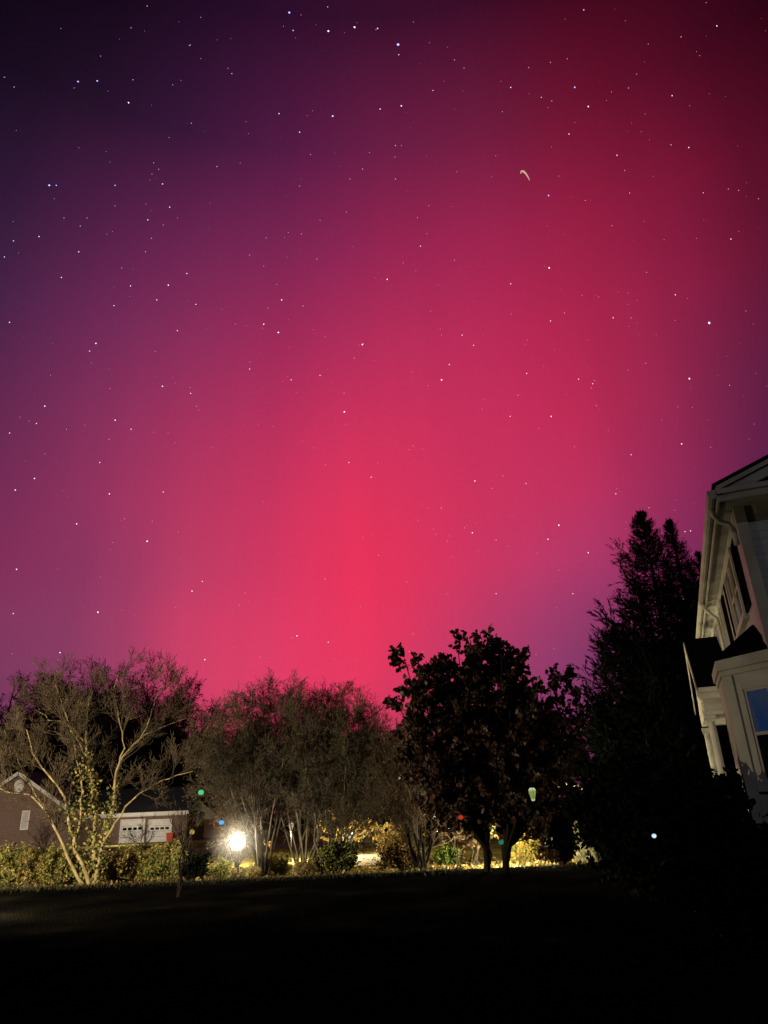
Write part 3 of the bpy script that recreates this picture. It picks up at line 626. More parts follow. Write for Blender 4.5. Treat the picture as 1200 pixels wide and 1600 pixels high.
# upstairs window with shutters, seen along the wall
def window_on_wall(y0, y1, z0, z1, parts):
    fr = MB(); d = .07; wv = .11
    fr.box(-d, -.001, y0 - wv, y0, z0 - .1, z1 + .13); fr.box(-d, -.001, y1, y1 + wv, z0 - .1, z1 + .13)
    fr.box(-d + .004, -.001, y0 + .0005, y1 - .0005, z1, z1 + .13); fr.box(-d - .03, -.001, y0 - wv - .04, y1 + wv + .04, z0 - .16, z0 - .1)
    fr.box(-d + .004, -.001, y0 + .0005, y1 - .0005, z0 - .099, z0)
    for k in range(1, parts):
        ym = y0 + (y1 - y0) * k / parts; fr.box(-d + .01, -.001, ym - .05, ym + .05, z0 + .0005, z1 - .0005)
    win = fr.build('window', M['trim'], house)
    g = MB(); g.box(-.012, -.002, y0, y1, z0, z1); g.build('pane', M['glass_dark'], win)
    s = MB()
    for k in range(parts):
        ya = y0 + (y1 - y0) * k / parts + .05; yb = y0 + (y1 - y0) * (k + 1) / parts - .05
        s.box(-.035, -.013, ya + .01, ya + .05, z0 + .001, z1 - .001); s.box(-.035, -.013, yb - .05, yb - .01, z0 + .001, z1 - .001)
        s.box(-.037, -.013, ya + .0505, yb - .0505, (z0 + z1) / 2 - .03, (z0 + z1) / 2 + .03)
    s.build('sash', M['trim'], win)
    return win
window_on_wall(1.62, 3.42, 4.66, 5.72, 2)
def shutter(y0, y1, z0, z1):
    s = MB(); s.box(-.045, -.001, y0, y0 + .07, z0, z1); s.box(-.045, -.001, y1 - .07, y1, z0, z1)
    for z in (z0, (z0 + z1) / 2 - .04, z1 - .08): s.box(-.044, -.001, y0 + .0705, y1 - .0705, z, z + .08)
    n = int((z1 - z0) / .055)
    for k in range(n):
        z = z0 + .09 + k * (z1 - z0 - .18) / n
        s.add([(-.012, y0 + .07, z + .05), (-.012, y1 - .07, z + .05), (-.04, y1 - .07, z), (-.04, y0 + .07, z)], [(0, 1, 2, 3)])
    s.box(-.010, -.001, y0 + .0705, y1 - .0705, z0 + .01, z1 - .01)
    return s.build('shutter', M['shutter'], house)
shutter(.78, 1.42, 4.58, 5.80); shutter(3.64, 4.20, 4.58, 5.80)
shutter(4.9, 5.4, 4.58, 5.80); window_on_wall(5.6, 6.3, 4.66, 5.72, 1)
# bay window: three facets with a hip roof
bx, b0, b1, by0, by1 = -.70, .76, 2.2, .10, 2.86
plan = [(0.0, by0), (bx, b0), (bx, b1), (0.0, by1)]
zb0, zb1 = .35, 3.50
mb = MB(); mb.prism([(x, y, zb0) for x, y in plan], (0, 0, zb1 - zb0)); bay = mb.build('bay', M['trim'], house)
def grow_plan(d):
    d = d * .45
    return [(.0, by0 - d * 1.55), (bx - d, b0 - d * .55), (bx - d, b1 + d * .55), (.0, by1 + d * 1.55)]
mb = MB()
e = grow_plan(.15); ap = [(-.02, 1.15, 4.32), (-.02, 1.85, 4.32)]
v = [(x, y, 3.74) for x, y in e] + ap + [(x, y, 3.70) for x, y in e]
mb.add(v, [(0, 4, 1), (1, 4, 5, 2), (2, 5, 3), (6, 7, 8, 9), (0, 1, 7, 6), (1, 2, 8, 7), (2, 3, 9, 8), (0, 3, 5, 4), (0, 6, 9, 3)])
mb.build('bay_roof', M['shingle'], bay)
mb = MB(); mb.prism([(x, y, 3.53) for x, y in grow_plan(.13)], (0, 0, .168)); mb.prism([(x, y, 3.44) for x, y in grow_plan(.06)], (0, 0, .088))
mb.build('bay_fascia', M['trim'], bay)
# window in the near facet (local frame along the facet)
pA = np.array([0.0, by0]); pB = np.array([bx, b0]); fd = (pB - pA) / np.linalg.norm(pB - pA); fn = np.array([-abs(fd[1]), -abs(fd[0])]); fn = np.array([-fd[1], fd[0]]) if (-fd[1] * -1 + fd[0] * 0) < 0 else np.array([fd[1], -fd[0]])
if fn[1] > 0: fn = -fn
FL = np.linalg.norm(pB - pA)
def fbox(mb, s0, s1, d0, d1, z0, z1):
    v = []
    for z in (z0, z1):
        for d in (d0, d1):
            for s in (s0, s1):
                q = pA + fd * s + fn * d; v.append((q[0], q[1], z))
    mb.add(v, [(0, 2, 3, 1), (4, 5, 7, 6), (0, 1, 5, 4), (2, 6, 7, 3), (0, 4, 6, 2), (1, 3, 7, 5)])
ws0, ws1, wz0, wz1, wzm = .14, .60, 1.80, 3.18, 2.50
mb = MB()
fbox(mb, ws0 - .09, ws0, .0005, .045, wz0 - .08, wz1 + .11); fbox(mb, ws1, ws1 + .09, .0005, .045, wz0 - .08, wz1 + .11)
fbox(mb, ws0 + .0005, ws1 - .0005, .0005, .042, wz1, wz1 + .11); fbox(mb, ws0 - .12, ws1 + .12, .0005, .07, wz0 - .13, wz0 - .081)
fbox(mb, ws0 + .0005, ws1 - .0005, .0005, .042, wz0 - .08, wz0)
fbox(mb, ws1 + .16, FL - .005, .0005, .03, zb0, 3.43); fbox(mb, .0, ws0 - .15, .0005, .03, zb0, 3.43)
win = mb.build('bay_window', M['trim'], bay)
mb = MB(); fbox(mb, ws0 + .04, ws1 - .04, .004, .012, wzm + .025, wz1 - .04); mb.build('reflecting_pane', M['sky_pane'], win)['label'] = 'upper pane with a painted dim blue sky reflection'
mb = MB(); fbox(mb, ws0 + .04, ws1 - .04, .004, .010, wz0 + .04, wzm - .025); mb.build('dark_pane', M['glass_dark'], win)['label'] = 'dark lower pane'
mb = MB()
fbox(mb, ws0 + .001, ws0 + .04, .001, .028, wz0 + .001, wz1 - .001); fbox(mb, ws1 - .04, ws1 - .001, .001, .028, wz0 + .001, wz1 - .001)
fbox(mb, ws0 + .0405, ws1 - .0405, .001, .030, wzm - .025, wzm + .025); fbox(mb, ws0 + .0405, ws1 - .0405, .001, .026, wz1 - .04, wz1 - .001); fbox(mb, ws0 + .0405, ws1 - .0405, .001, .026, wz0 + .001, wz0 + .04)
mb.build('sash', M['trim'], win)
# side wing with an open porch: roof slopes towards the viewer
wx0, wx1 = -.80, 1.5
we, wr, wk = 7.0, 9.25, 11.5
ze, zr = 4.02, 5.62
mb = MB()
mb.prism([(wx0 - .06, we, ze), (wx0 - .06, wr, zr), (wx0 - .06, wk, ze), (wx0 - .06, wk, ze + .09), (wx0 - .06, wr, zr + .10), (wx0 - .06, we - .02, ze + .09)], (.8 + .055, 0, 0))
proof = mb.build('porch_roof', M['shingle'], house)
mb = MB()
for (ya, yb) in ((we, wr), (wk, wr)):
    mb.bar((wx0 - .075, ya, ze - .06), (wx0 - .075, yb, zr - .06), .025, .20)
mb.box(wx0 - .06, -.002, we + .0, we + .025, ze - .20, ze - .001)
mb.build('porch_fascia', M['trim'], proof)
mb = MB(); gutter(mb, 0, 0, 1, 0, .06); mb.v = [np.stack([a[:, 1] * (abs(wx0) + .04) + wx0 - .05, we - .065 + a[:, 0] * 1.0, ze + .0 + a[:, 2]], 1) for a in mb.v]
mb.build('porch_gutter', M['trim'], proof)
mb = MB()
mb.box(wx0 + .02, -.002, we + .26, we + .44, ze - .52, ze - .05)                     # beam facing the viewer
mb.box(wx0 + .02, wx0 + .20, we + .4405, wk - .3, ze - .52, ze - .05)
mb.box(wx0 - .04, -.002, we + .20, we + .259, ze - .56, ze - .46)
mb.prism([(wx0 + .03, we + .3, ze - .045), (wx0 + .03, wr, zr - .2), (wx0 + .03, wk - .3, ze - .045)], (.05, 0, 0))
mb.box(wx0 + .201, -.002, we + .45, wk - .3, ze - .50, ze - .46)                     # porch ceiling
mb.build('porch_beam', M['trim'], house)
for (px_, py_) in ((wx0 + .11, we + .36), (wx0 + .11, wk - .42)):
    mb = MB(); mb.box(px_ - .12, px_ + .12, py_ - .12, py_ + .12, ze - .64, ze - .562); mb.box(px_ - .10, px_ + .10, py_ - .1, py_ + .1, ze - .72, ze - .6405)
    mb.lathe([(.075, .5), (.09, 1.2), (.085, ze - .9), (.075, ze - .7201)], (px_, py_, 0), 14); mb.box(px_ - .12, px_ + .12, py_ - .12, py_ + .12, .3, .4995)
    mb.build('porch_column', M['trim'], house)
mb = MB()
for k in range(9):
    y = we + .62 + k * .38; mb.box(wx0 + .08, wx0 + .12, y, y + .04, .45, 1.2)
mb.box(wx0 + .06, wx0 + .14, we + .48, wk - .55, 1.201, 1.26); mb.build('porch_railing', M['trim'], house)
mb = MB(); mb.box(wx0, -.002, we + .2, wk - .2, 0, .299); mb.build('porch_floor', M['concrete'], house)

# ------------------------------------------------------------------ houses across the way
def P3(x, y, Y): return [float(q) for q in at(x, y, Y)]
Yg = 62.0
ax_, az_ = P3(33, 1207, Yg)[0], P3(33, 1207, Yg)[2]
rx_, rz_ = P3(109, 1263, Yg)[0], P3(109, 1263, Yg)[2]
hw = rx_ - ax_
bh = thing('brick_house', 'low red brick house with white gable trim and two white garage doors', 'house', (ax_, Yg, ZG))
E0 = rz_ - ZG; AP = az_ - ZG; SL = (AP - E0) / hw
gx0, gx1 = P3(180, 1272, 66)[0] - ax_, P3(298, 1271, 66)[0] - ax_
ge = P3(230, 1271, 66)[2] - ZG
wl = MB()
wl.box(-hw + .3, hw - .3, 0, 11, 0, E0)
wl.prism([(-hw + .3, 0, E0), (hw - .3, 0, E0), (0, 0, E0 + SL * (hw - .3))], (0, 11, 0))
wl.box(hw - .3, gx1 - .3, 4.0, 11, 0, ge)
wl.build('wall', M['brick'], bh)
rf = MB()
for s_ in (-1, 1):
    rf.prism([(s_ * hw, -.4, E0 - .02), (0, -.4, AP - .02), (0, -.4, AP + .12), (s_ * (hw + .02), -.4, E0 + .1)], (0, 11.8, 0))
rf.prism([(hw - 1.2, 3.5, ge), (hw - 1.2, 7.6, ge + 2.1), (hw - 1.2, 11.6, ge), (hw - 1.2, 11.6, ge + .1), (hw - 1.2, 7.6, ge + 2.22), (hw - 1.2, 3.5, ge + .1)], (gx1 - hw + 1.2, 0, 0))
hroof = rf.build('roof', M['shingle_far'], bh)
mb = MB()
for s_ in (-1, 1): mb.bar((s_ * (hw + .02), -.43, E0 - .06), (0, -.43, AP - .06), .05, .26)
mb.box(hw + .0, gx1, 3.42, 3.499, ge - .16, ge + .1)
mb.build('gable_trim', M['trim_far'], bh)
mb = MB(); mb.box(hw - .25, gx1 - .2, 3.5, 3.999, ge - .22, ge - .17); mb.build('eave_soffit', M['trim_far'], bh)
mb = MB(); v_ = [(.42 * math.cos(t), 0, .5 * math.sin(t) + AP - 1.05) for t in np.linspace(0, 2 * math.pi, 18)[:-1]]
mb.prism([(a, -.05, c) for a, b, c in v_], (0, .049, 0)); mb.build('gable_vent', M['trim_far'], bh)
def far_window(x0, x1, z0, z1, y=0.0):
    f = MB(); t = .09
    f.box(x0 - t, x0, y - .06, y - .001, z0 - t, z1 + t); f.box(x1, x1 + t, y - .06, y - .001, z0 - t, z1 + t)
    f.box(x0, x1, y - .058, y - .001, z1, z1 + t); f.box(x0, x1, y - .058, y - .001, z0 - t, z0); f.box(x0, x1, y - .055, y - .021, (z0 + z1) / 2 - .03, (z0 + z1) / 2 + .03)
    fw = f.build('window', M['trim_far'], bh)
    g = MB(); g.box(x0, x1, y - .02, y - .001, z0, z1); g.build('pane', M['window_far'], fw)
a = P3(33, 1295, Yg); b = P3(46, 1268, Yg)
far_window(a[0] - ax_, b[0] - ax_, a[2] - ZG, b[2] - ZG)
for k, (xa, xb) in enumerate(((188, 226), (231, 268))):
    p0 = P3(xa, 1311, 66); p1 = P3(xb, 1281, 66); xa_, xb_ = p0[0] - ax_, p1[0] - ax_; zt = p1[2] - ZG
    f = MB(); f.box(xa_ - .1, xa_, 3.92, 3.999, 0, zt + .1); f.box(xb_, xb_ + .1, 3.92, 3.999, 0, zt + .1); f.box(xa_, xb_, 3.922, 3.999, zt, zt + .1)
    fr = f.build('garage_door', M['trim_far'], bh)
    d = MB(); nzp = 4
    for r_ in range(nzp):
        za, zb = zt * r_ / nzp + .01, zt * (r_ + 1) / nzp - .01
        d.box(xa_ + .002, xb_ - .002, 3.955, 3.998, za, zb)
        for c_ in range(4):
            ca = xa_ + .1 + (xb_ - xa_ - .2) * c_ / 4 + .06; cb = xa_ + .1 + (xb_ - xa_ - .2) * (c_ + 1) / 4 - .06
            if r_ != 2: d.box(ca, cb, 3.94, 3.9545, za + .09, zb - .09)
    d.build('door_panel', M['trim_far'], fr)
    g = MB()
    for c_ in range(4):
        ca = xa_ + .1 + (xb_ - xa_ - .2) * c_ / 4 + .06; cb = xa_ + .1 + (xb_ - xa_ - .2) * (c_ + 1) / 4 - .06
        g.box(ca, cb, 3.945, 3.9545, zt * 2 / 4 + .12, zt * 3 / 4 - .12)
    g.build('door_window', M['glass_dark'], fr)
# red bin by the garage
p = P3(265, 1311, 65)
mb = MB(); mb.prism([(-.24, -.24, 0), (.24, -.24, 0), (.28, -.28, .62), (-.28, -.28, .62)], (0, .52, 0))
t = thing('storage_bin', 'small orange red bin standing beside the white garage doors', 'bin', (p[0], 65.2, ZG))
mb.build('body', M['red_plastic'], t)
mb = MB(); mb.box(-.31, .31, -.31, .29, .6205, .70); mb.build('lid', M['red_plastic'], t)
# second house further right
Yb = 72.0
a = P3(313, 1251, Yb); l = P3(281, 1283, Yb); r = P3(347, 1288, Yb)
h2 = thing('brick_cottage', 'small gabled cottage with pale gable and dark roof right of the garage', 'house', (a[0], Yb, ZG))
e2 = 1.9; ap2 = a[2] - ZG; hx = r[0] - a[0]
mb = MB(); mb.box(-hx + .2, hx - .2, 0, 9, 0, e2 - .3); mb.build('wall', M['brick_pale'], h2)
mb = MB(); mb.prism([(-hx + .2, -.02, e2 - .295), (hx - .2, -.02, e2 - .295), (0, -.02, ap2 - .25)], (0, .3, 0)); mb.build('gable_panel', M['trim_far'], h2)
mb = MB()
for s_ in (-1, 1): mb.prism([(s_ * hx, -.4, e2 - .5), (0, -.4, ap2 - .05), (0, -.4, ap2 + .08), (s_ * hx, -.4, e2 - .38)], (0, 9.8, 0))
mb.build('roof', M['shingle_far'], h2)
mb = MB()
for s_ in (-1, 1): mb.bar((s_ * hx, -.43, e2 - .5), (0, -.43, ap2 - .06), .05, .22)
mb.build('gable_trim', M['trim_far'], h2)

# ------------------------------------------------------------------ bare and leafy trees
def px_line(pts, Y, dy=0.0):
    """photo pixels -> a limb; its depth drifts by dy along its length"""
    n = len(pts)
    return [at(x, y, Y + dy * i / max(n - 1, 1)) for i, (x, y) in enumerate(pts)]

def tree_thing(name, label, base, group=None):
    return thing(name, label, 'tree', base, 0, group)

def local(P, base): return P - np.array(base, float)

def limb_tree(name, label, limbs, K, base, trunk_mat, twig_mat, seed, levels, leaf=None, group=None, cat='tree', tw=.005):
    """limbs: list of (pts, r0, r1); levels: list of kids() settings; leaf: (material(s), per-twig, size, droop, aspect)"""
    rng = np.random.default_rng(seed)
    t = thing(name, label, cat, base, 0, group)
    P = np.stack([resample(p, K) for p, _, _ in limbs]); P[:, 1:-1] += rng.normal(size=P[:, 1:-1].shape) * .02
    P[:, -1] += rng.normal(size=P[:, -1].shape) * .02
    R = np.stack([np.linspace(a, b, K) for _, a, b in limbs])
    v, q = tubes(local(P, base), R, 8)
    quads_obj('trunk', v, q, trunk_mat, t, True)
    geo = []; allP = [(P, R)]; cur = (P, R)
    for lv in levels:
        src = cur
        nP, nR = kids(rng, src[0], src[1], **lv)
        geo.append(tubes(local(nP, base), np.maximum(nR, tw), 3 if lv.get('steps', 3) < 5 else 4))
        cur = (nP, nR); allP.append(cur)
    v, q = join(geo)
    quads_obj('crown', v, q, twig_mat, t, False)
    if leaf:
        mats, n, size, droop, asp = leaf
        pos = pick(rng, cur[0], n, .2, 1.0)
        v, q = leaves(rng, local(pos, base), size, droop, asp)
        mats = mats if isinstance(mats, list) else [mats]
        quads_obj('foliage', v, q, mats, t, False, np.tile(rng.integers(0, len(mats), len(pos)), 2))
    return t, allP

# lit multi-stem tree at the left edge of the lawn
Y1 = 21.9
b = at(141, 1388, Y1); base1 = (b[0], b[1], ground_z(b[0], b[1]) - .02)
LB = [
 ([(141, 1390), (128, 1345), (114, 1318), (108, 1283), (105, 1253), (88, 1227), (70, 1207), (50, 1175), (42, 1140)], .085, .018, -.8),
 ([(136, 1388), (112, 1350), (92, 1307), (73, 1267), (50, 1240), (14, 1238), (-25, 1215)], .07, .015, -1.2),
 ([(73, 1267), (45, 1225), (28, 1185), (5, 1140)], .035, .01, .5),
 ([(142, 1390), (147, 1330), (148, 1270), (143, 1220), (135, 1180), (134, 1150), (137, 1100), (150, 1060)], .11, .014, .8),
 ([(135, 1180), (122, 1158), (106, 1128), (96, 1100), (85, 1070)], .035, .01, -.6),
 ([(134, 1165), (120, 1145), (104, 1130), (80, 1125), (50, 1105)], .028, .008, .6),
 ([(146, 1388), (158, 1335), (168, 1300), (180, 1250), (182, 1205), (192, 1180), (215, 1160), (230, 1143), (258, 1135), (290, 1120)], .09, .012, 1.0),
 ([(182, 1205), (186, 1185), (195, 1165), (186, 1130), (178, 1085), (185, 1050)], .035, .008, -.5),
 ([(215, 1160), (232, 1130), (240, 1100), (255, 1065)], .025, .008, .5),
 ([(118, 1322), (125, 1280), (130, 1230), (118, 1180), (110, 1140)], .05, .012, -.9),
 ([(165, 1310), (195, 1262), (225, 1235), (262, 1215), (300, 1205)], .04, .01, -.9)]
limbs = [(px_line(p, Y1, dy), r0 * .78, r1 * .8) for p, r0, r1, dy in LB]
t1, P1 = limb_tree('multi_stem_tree', 'multi stemmed bare tree with pale floodlit bark and ivy on its stems', limbs, 14, base1, M['bark_pale'], M['twig_mid'], 3,
    [dict(n=12, t0=.35, t1=1, ang=(25, 60), length=(.9, 1.8), steps=5, up=.5, wig=.13, rr=.45),
     dict(n=8, t0=.15, t1=1, ang=(20, 55), length=(.35, .9), steps=4, up=.35, wig=.15, rr=.5),
     dict(n=6, t0=.15, t1=1, ang=(20, 55), length=(.15, .42), steps=3, up=.25, wig=.15, rr=.6)],
    ([M['ivy'], M['leaf_brown'], M['twig_mid']], 1, (.02, .045), .3, .5))
rng = np.random.default_rng(8)
cl = P1[0][0][[3, 6, 9, 0]]
pos = np.concatenate([pick(rng, cl[:1], 700, .08, .62), pick(rng, cl[1:2], 380, .05, .5), pick(rng, cl[2:3], 160, .1, .8), pick(rng, cl[3:], 200, .1, .5)])
pos = pos + rng.normal(size=pos.shape) * np.array([.10, .10, .08])
v, q = leaves(rng, local(pos, base1), (.05, .12), .5, .75)
quads_obj('ivy', v, q, [M['ivy'], M['leaf_tan'], M['leaf_green']], t1, False, np.tile(rng.integers(0, 3, len(pos)), 2))

# crape myrtles: vase-shaped clumps of fine upright twigs
def clump(name, label, bpx, Yc, targets, seed, n_stems, r, K=10, mats=('bark_grey', 'twig'), levels=None, group=None, bulge=.35, leaf=None, cat='tree', yspread=1.3, foot=.14):
    rng = np.random.default_rng(seed)
    b = at(bpx[0], bpx[1], Yc); base = np.array([b[0], b[1], ground_z(b[0], b[1]) - .03])
    limbs = []
    for i in range(n_stems):
        f = i / max(n_stems - 1, 1); ft = f * (len(targets) - 1); k = min(int(ft), len(targets) - 2); fr = ft - k
        tx = targets[k][0] * (1 - fr) + targets[k + 1][0] * fr + rng.normal() * 6; ty = targets[k][1] * (1 - fr) + targets[k + 1][1] * fr
        ty = ty + abs(rng.normal()) * 22
        dy = rng.uniform(-yspread, yspread)
        e = at(tx, ty, Yc + dy)
        st = base + np.array([rng.normal() * foot, rng.normal() * foot, 0])
        m = st * (1 - .5) + e * .5; m[0] = st[0] + (e[0] - st[0]) * bulge; m[1] = st[1] + (e[1] - st[1]) * bulge
        pts = np.array([(1 - t) ** 2 * st + 2 * t * (1 - t) * m + t * t * e for t in np.linspace(0, 1, K)])
        pts[2:] += np.cumsum(rng.normal(size=(K - 2, 3)) * .045, axis=0)
        s_ = rng.uniform(.6, 1.2)
        limbs.append((pts, r * s_, r * .16))
    levels = levels or [dict(n=16, t0=.25, t1=1, ang=(20, 60), length=(.9, 1.9), steps=6, up=.25, wig=.16, rr=.5),
              dict(n=10, t0=.1, t1=1, ang=(20, 60), length=(.45, 1.0), steps=4, up=.2, wig=.18, rr=.5),
              dict(n=7, t0=.15, t1=1, ang=(20, 60), length=(.18, .42), steps=3, up=.15, wig=.18, rr=.6)]
    return limb_tree(name, label, limbs, K, base, M[mats[0]], M[mats[1]], seed, levels, leaf, group, cat)

CG = 'bare crape myrtles behind the floodlight'
seedpod = (M['leaf_brown'], 1, (.02, .045), 0, .8)
clump('crape_myrtle', 'bare vase shaped tree right beside the glaring floodlight', (412, 1367), 24.2, [(318, 1200), (335, 1140), (360, 1105), (400, 1090), (440, 1085), (465, 1120)], 21, 13, .042, group=CG, leaf=seedpod)
clump('crape_myrtle', 'tallest bare fine twigged tree in the middle of the clump beside the floodlight', (472, 1366), 24.6, [(390, 1110), (425, 1085), (470, 1070), (515, 1072), (548, 1095), (570, 1150)], 22, 13, .042, group=CG, leaf=seedpod)
clump('crape_myrtle', 'bare fine twigged tree at the right end of the clump, beside the driveway', (520, 1362), 24.0, [(470, 1120), (510, 1085), (545, 1088), (572, 1115), (585, 1150), (592, 1200)], 23, 12, .040, group=CG, leaf=seedpod)
clump('small_bare_tree', 'narrow upright bare tree between the driveway and the dark leafy tree', (657, 1356), 22.6, [(595, 1190), (622, 1160), (655, 1140), (690, 1150), (715, 1190)], 24, 10, .05, mats=('bark_black', 'twig_mid'), bulge=.55, leaf=(M['leaf_brown'], 1, (.03, .06), .2, .6),
      levels=[dict(n=13, t0=.2, t1=1, ang=(14, 40), length=(.8, 1.8), steps=5, up=.6, wig=.10, rr=.5),
              dict(n=8, t0=.15, t1=1, ang=(14, 42), length=(.4, .9), steps=4, up=.4, wig=.12, rr=.5),
              dict(n=6, t0=.15, t1=1, ang=(14, 45), length=(.15, .4), steps=3, up=.3, wig=.14, rr=.6)])
# sapling standing on the dark lawn
clump('sapling', 'thin dark leafless sapling standing alone on the dark lawn', (279, 1402), 17.6, [(262, 1290), (279, 1265), (298, 1292)], 25, 4, .026, mats=('bark_black', 'twig_dark'), bulge=.02, yspread=.3, foot=.012,
      levels=[dict(n=7, t0=.45, t1=1, ang=(14, 38), length=(.35, .7), steps=4, up=.6, wig=.10, rr=.55), dict(n=5, t0=.2, t1=1, ang=(15, 40), length=(.15, .4), steps=3, up=.4, wig=.12, rr=.6)])

# dark broadleaf tree, twin trunk, big drooping leaves
Y5 = 20.6
b = at(768, 1361, Y5); base5 = np.array([b[0], b[1], ground_z(b[0], b[1]) - .03])
rng = np.random.default_rng(31)
limbs = []
outl = [(650, 1100), (648, 1045), (665, 1030), (695, 1005), (715, 1000), (735, 985), (760, 985), (780, 985), (800, 1000), (815, 1040), (828, 1075), (850, 1075), (865, 1060), (880, 1110), (870, 1160), (690, 1130), (850, 1180), (660, 1150)]
outl = outl + [(630, 1018), (622, 1092), (640, 1055), (632, 1130), (878, 1035), (888, 1085), (884, 1135), (645, 1180)] + [(x * .72 + 768 * .28 + 6, y * .86 + 1130 * .14) for x, y in outl[:14]] + [(705, 1060), (835, 1125), (868, 1200), (675, 1200), (690, 1240), (845, 1235), (690, 1040), (708, 1022), (738, 1008), (752, 998), (785, 1004), (806, 1030), (822, 1062), (842, 1090), (668, 1075), (770, 1030), (725, 1045), (800, 1075)]
for i, (x, y) in enumerate(outl):
    off = -6 if x < 780 else 22
    s0 = at(768 + off, 1361, Y5); s0[2] = base5[2]
    s1 = at(768 + off * 1.05 + rng.normal() * 2, 1325, Y5)
    dy = rng.uniform(-1.4, 1.4)
    k1 = at(768 + off * 1.1 + (x - 768) * rng.uniform(.12, .3), 1285 + rng.uniform(-30, 20), Y5 + dy * .2)
    k2 = at(768 + (x - 768) * rng.uniform(.62, .8), y * .45 + 1270 * .55, Y5 + dy * .7)
    limbs.append(([s0, s1, k1, k2, at(x + (768 - x) * .035, y + 16, Y5 + dy)], .085 if i in (6, 8) else .045, .012))
LR = [M['leaf_red'], mat('black_red_leaf', (.022, .012, .008), (.014, .008, .006), 2, .5, trans=.2)]
t5, P5 = limb_tree('leafy_tree', 'dark leafy tree with two trunks and large drooping leaves against the red sky', limbs, 12, base5, M['bark_black'], M['twig_dark'], 32,
    [dict(n=13, t0=.26, t1=1, ang=(25, 70), length=(.6, 1.5), steps=4, up=.25, wig=.12, rr=.5),
     dict(n=7, t0=.2, t1=1, ang=(25, 60), length=(.22, .5), steps=3, up=.0, wig=.15, rr=.5)],
    (LR, 11, (.06, .17), .9, .80))

# background saplings beyond the leafy tree
for bp, tg, sd, lab, mt in (((715, 1352), [(690, 1270), (712, 1245), (740, 1275)], 41, 'thin sapling with rusty leaves left of the twin trunks', [M['leaf_maple'], M['leaf_brown']]),
                        ((741, 1352), [(722, 1290), (745, 1262), (765, 1285)], 42, 'thin leafy sapling just beside the twin trunks, in front of lit grass', [M['leaf_brown'], M['leaf_green']])):
    clump('young_tree', lab, bp, 25.5, tg, sd, 4, .03, mats=('bark_dark', 'twig'), bulge=.1, yspread=.5, leaf=(mt, 2, (.05, .11), .5, .65),
          levels=[dict(n=8, t0=.4, t1=1, ang=(20, 50), length=(.4, .9), steps=4, up=.3, wig=.12, rr=.5), dict(n=5, t0=.2, t1=1, ang=(20, 55), length=(.2, .4), steps=3, up=.2, wig=.12, rr=.5)])
for bp, tg, sd, lab in (((222, 1318), [(198, 1290), (222, 1268), (248, 1290)], 45, 'thin leafless shrub standing before the garage doors'), ((72, 1318), [(48, 1270), (72, 1245), (98, 1270)], 46, 'leafless shrub standing before the brick gable wall')):
    clump('bare_shrub', lab, bp, 54, tg, sd, 7, .03, mats=('bark_dark', 'twig_mid'), bulge=.4, yspread=.6, cat='shrub',
          levels=[dict(n=9, t0=.2, t1=1, ang=(20, 50), length=(.5, 1.2), steps=4, up=.3, wig=.14, rr=.6), dict(n=6, t0=.2, t1=1, ang=(20, 55), length=(.3, .6), steps=3, up=.2, wig=.14, rr=.7)])
# golden tree with pale trunk behind the clump
clump('golden_tree', 'small golden leaved tree lit from below behind the bare clump', (536, 1328), 35.2, [(505, 1275), (525, 1248), (555, 1245), (580, 1262), (586, 1290)], 43, 7, .075, mats=('bark_pale', 'twig'), bulge=.2, yspread=.9, leaf=([M['leaf_gold'], M['leaf_tan']], 5, (.08, .16), .5, .65),
      levels=[dict(n=8, t0=.4, t1=1, ang=(20, 55), length=(.5, 1.0), steps=4, up=.2, wig=.12, rr=.5), dict(n=5, t0=.2, t1=1, ang=(20, 55), length=(.2, .45), steps=3, up=.1, wig=.12, rr=.5)])
clump('russet_tree', 'small tree with russet leaves glowing just behind the floodlight', (362, 1338), 29.0, [(330, 1290), (342, 1262), (368, 1240), (395, 1255), (412, 1290)], 44, 7, .05, mats=('bark_grey', 'twig'), bulge=.3, yspread=.9, leaf=([M['leaf_maple'], M['leaf_brown']], 3, (.05, .10), .4, .6),
      levels=[dict(n=8, t0=.3, t1=1, ang=(20, 55), length=(.5, 1.0), steps=4, up=.3, wig=.12, rr=.5), dict(n=5, t0=.2, t1=1, ang=(20, 55), length=(.2, .45), steps=3, up=.1, wig=.12, rr=.5)])

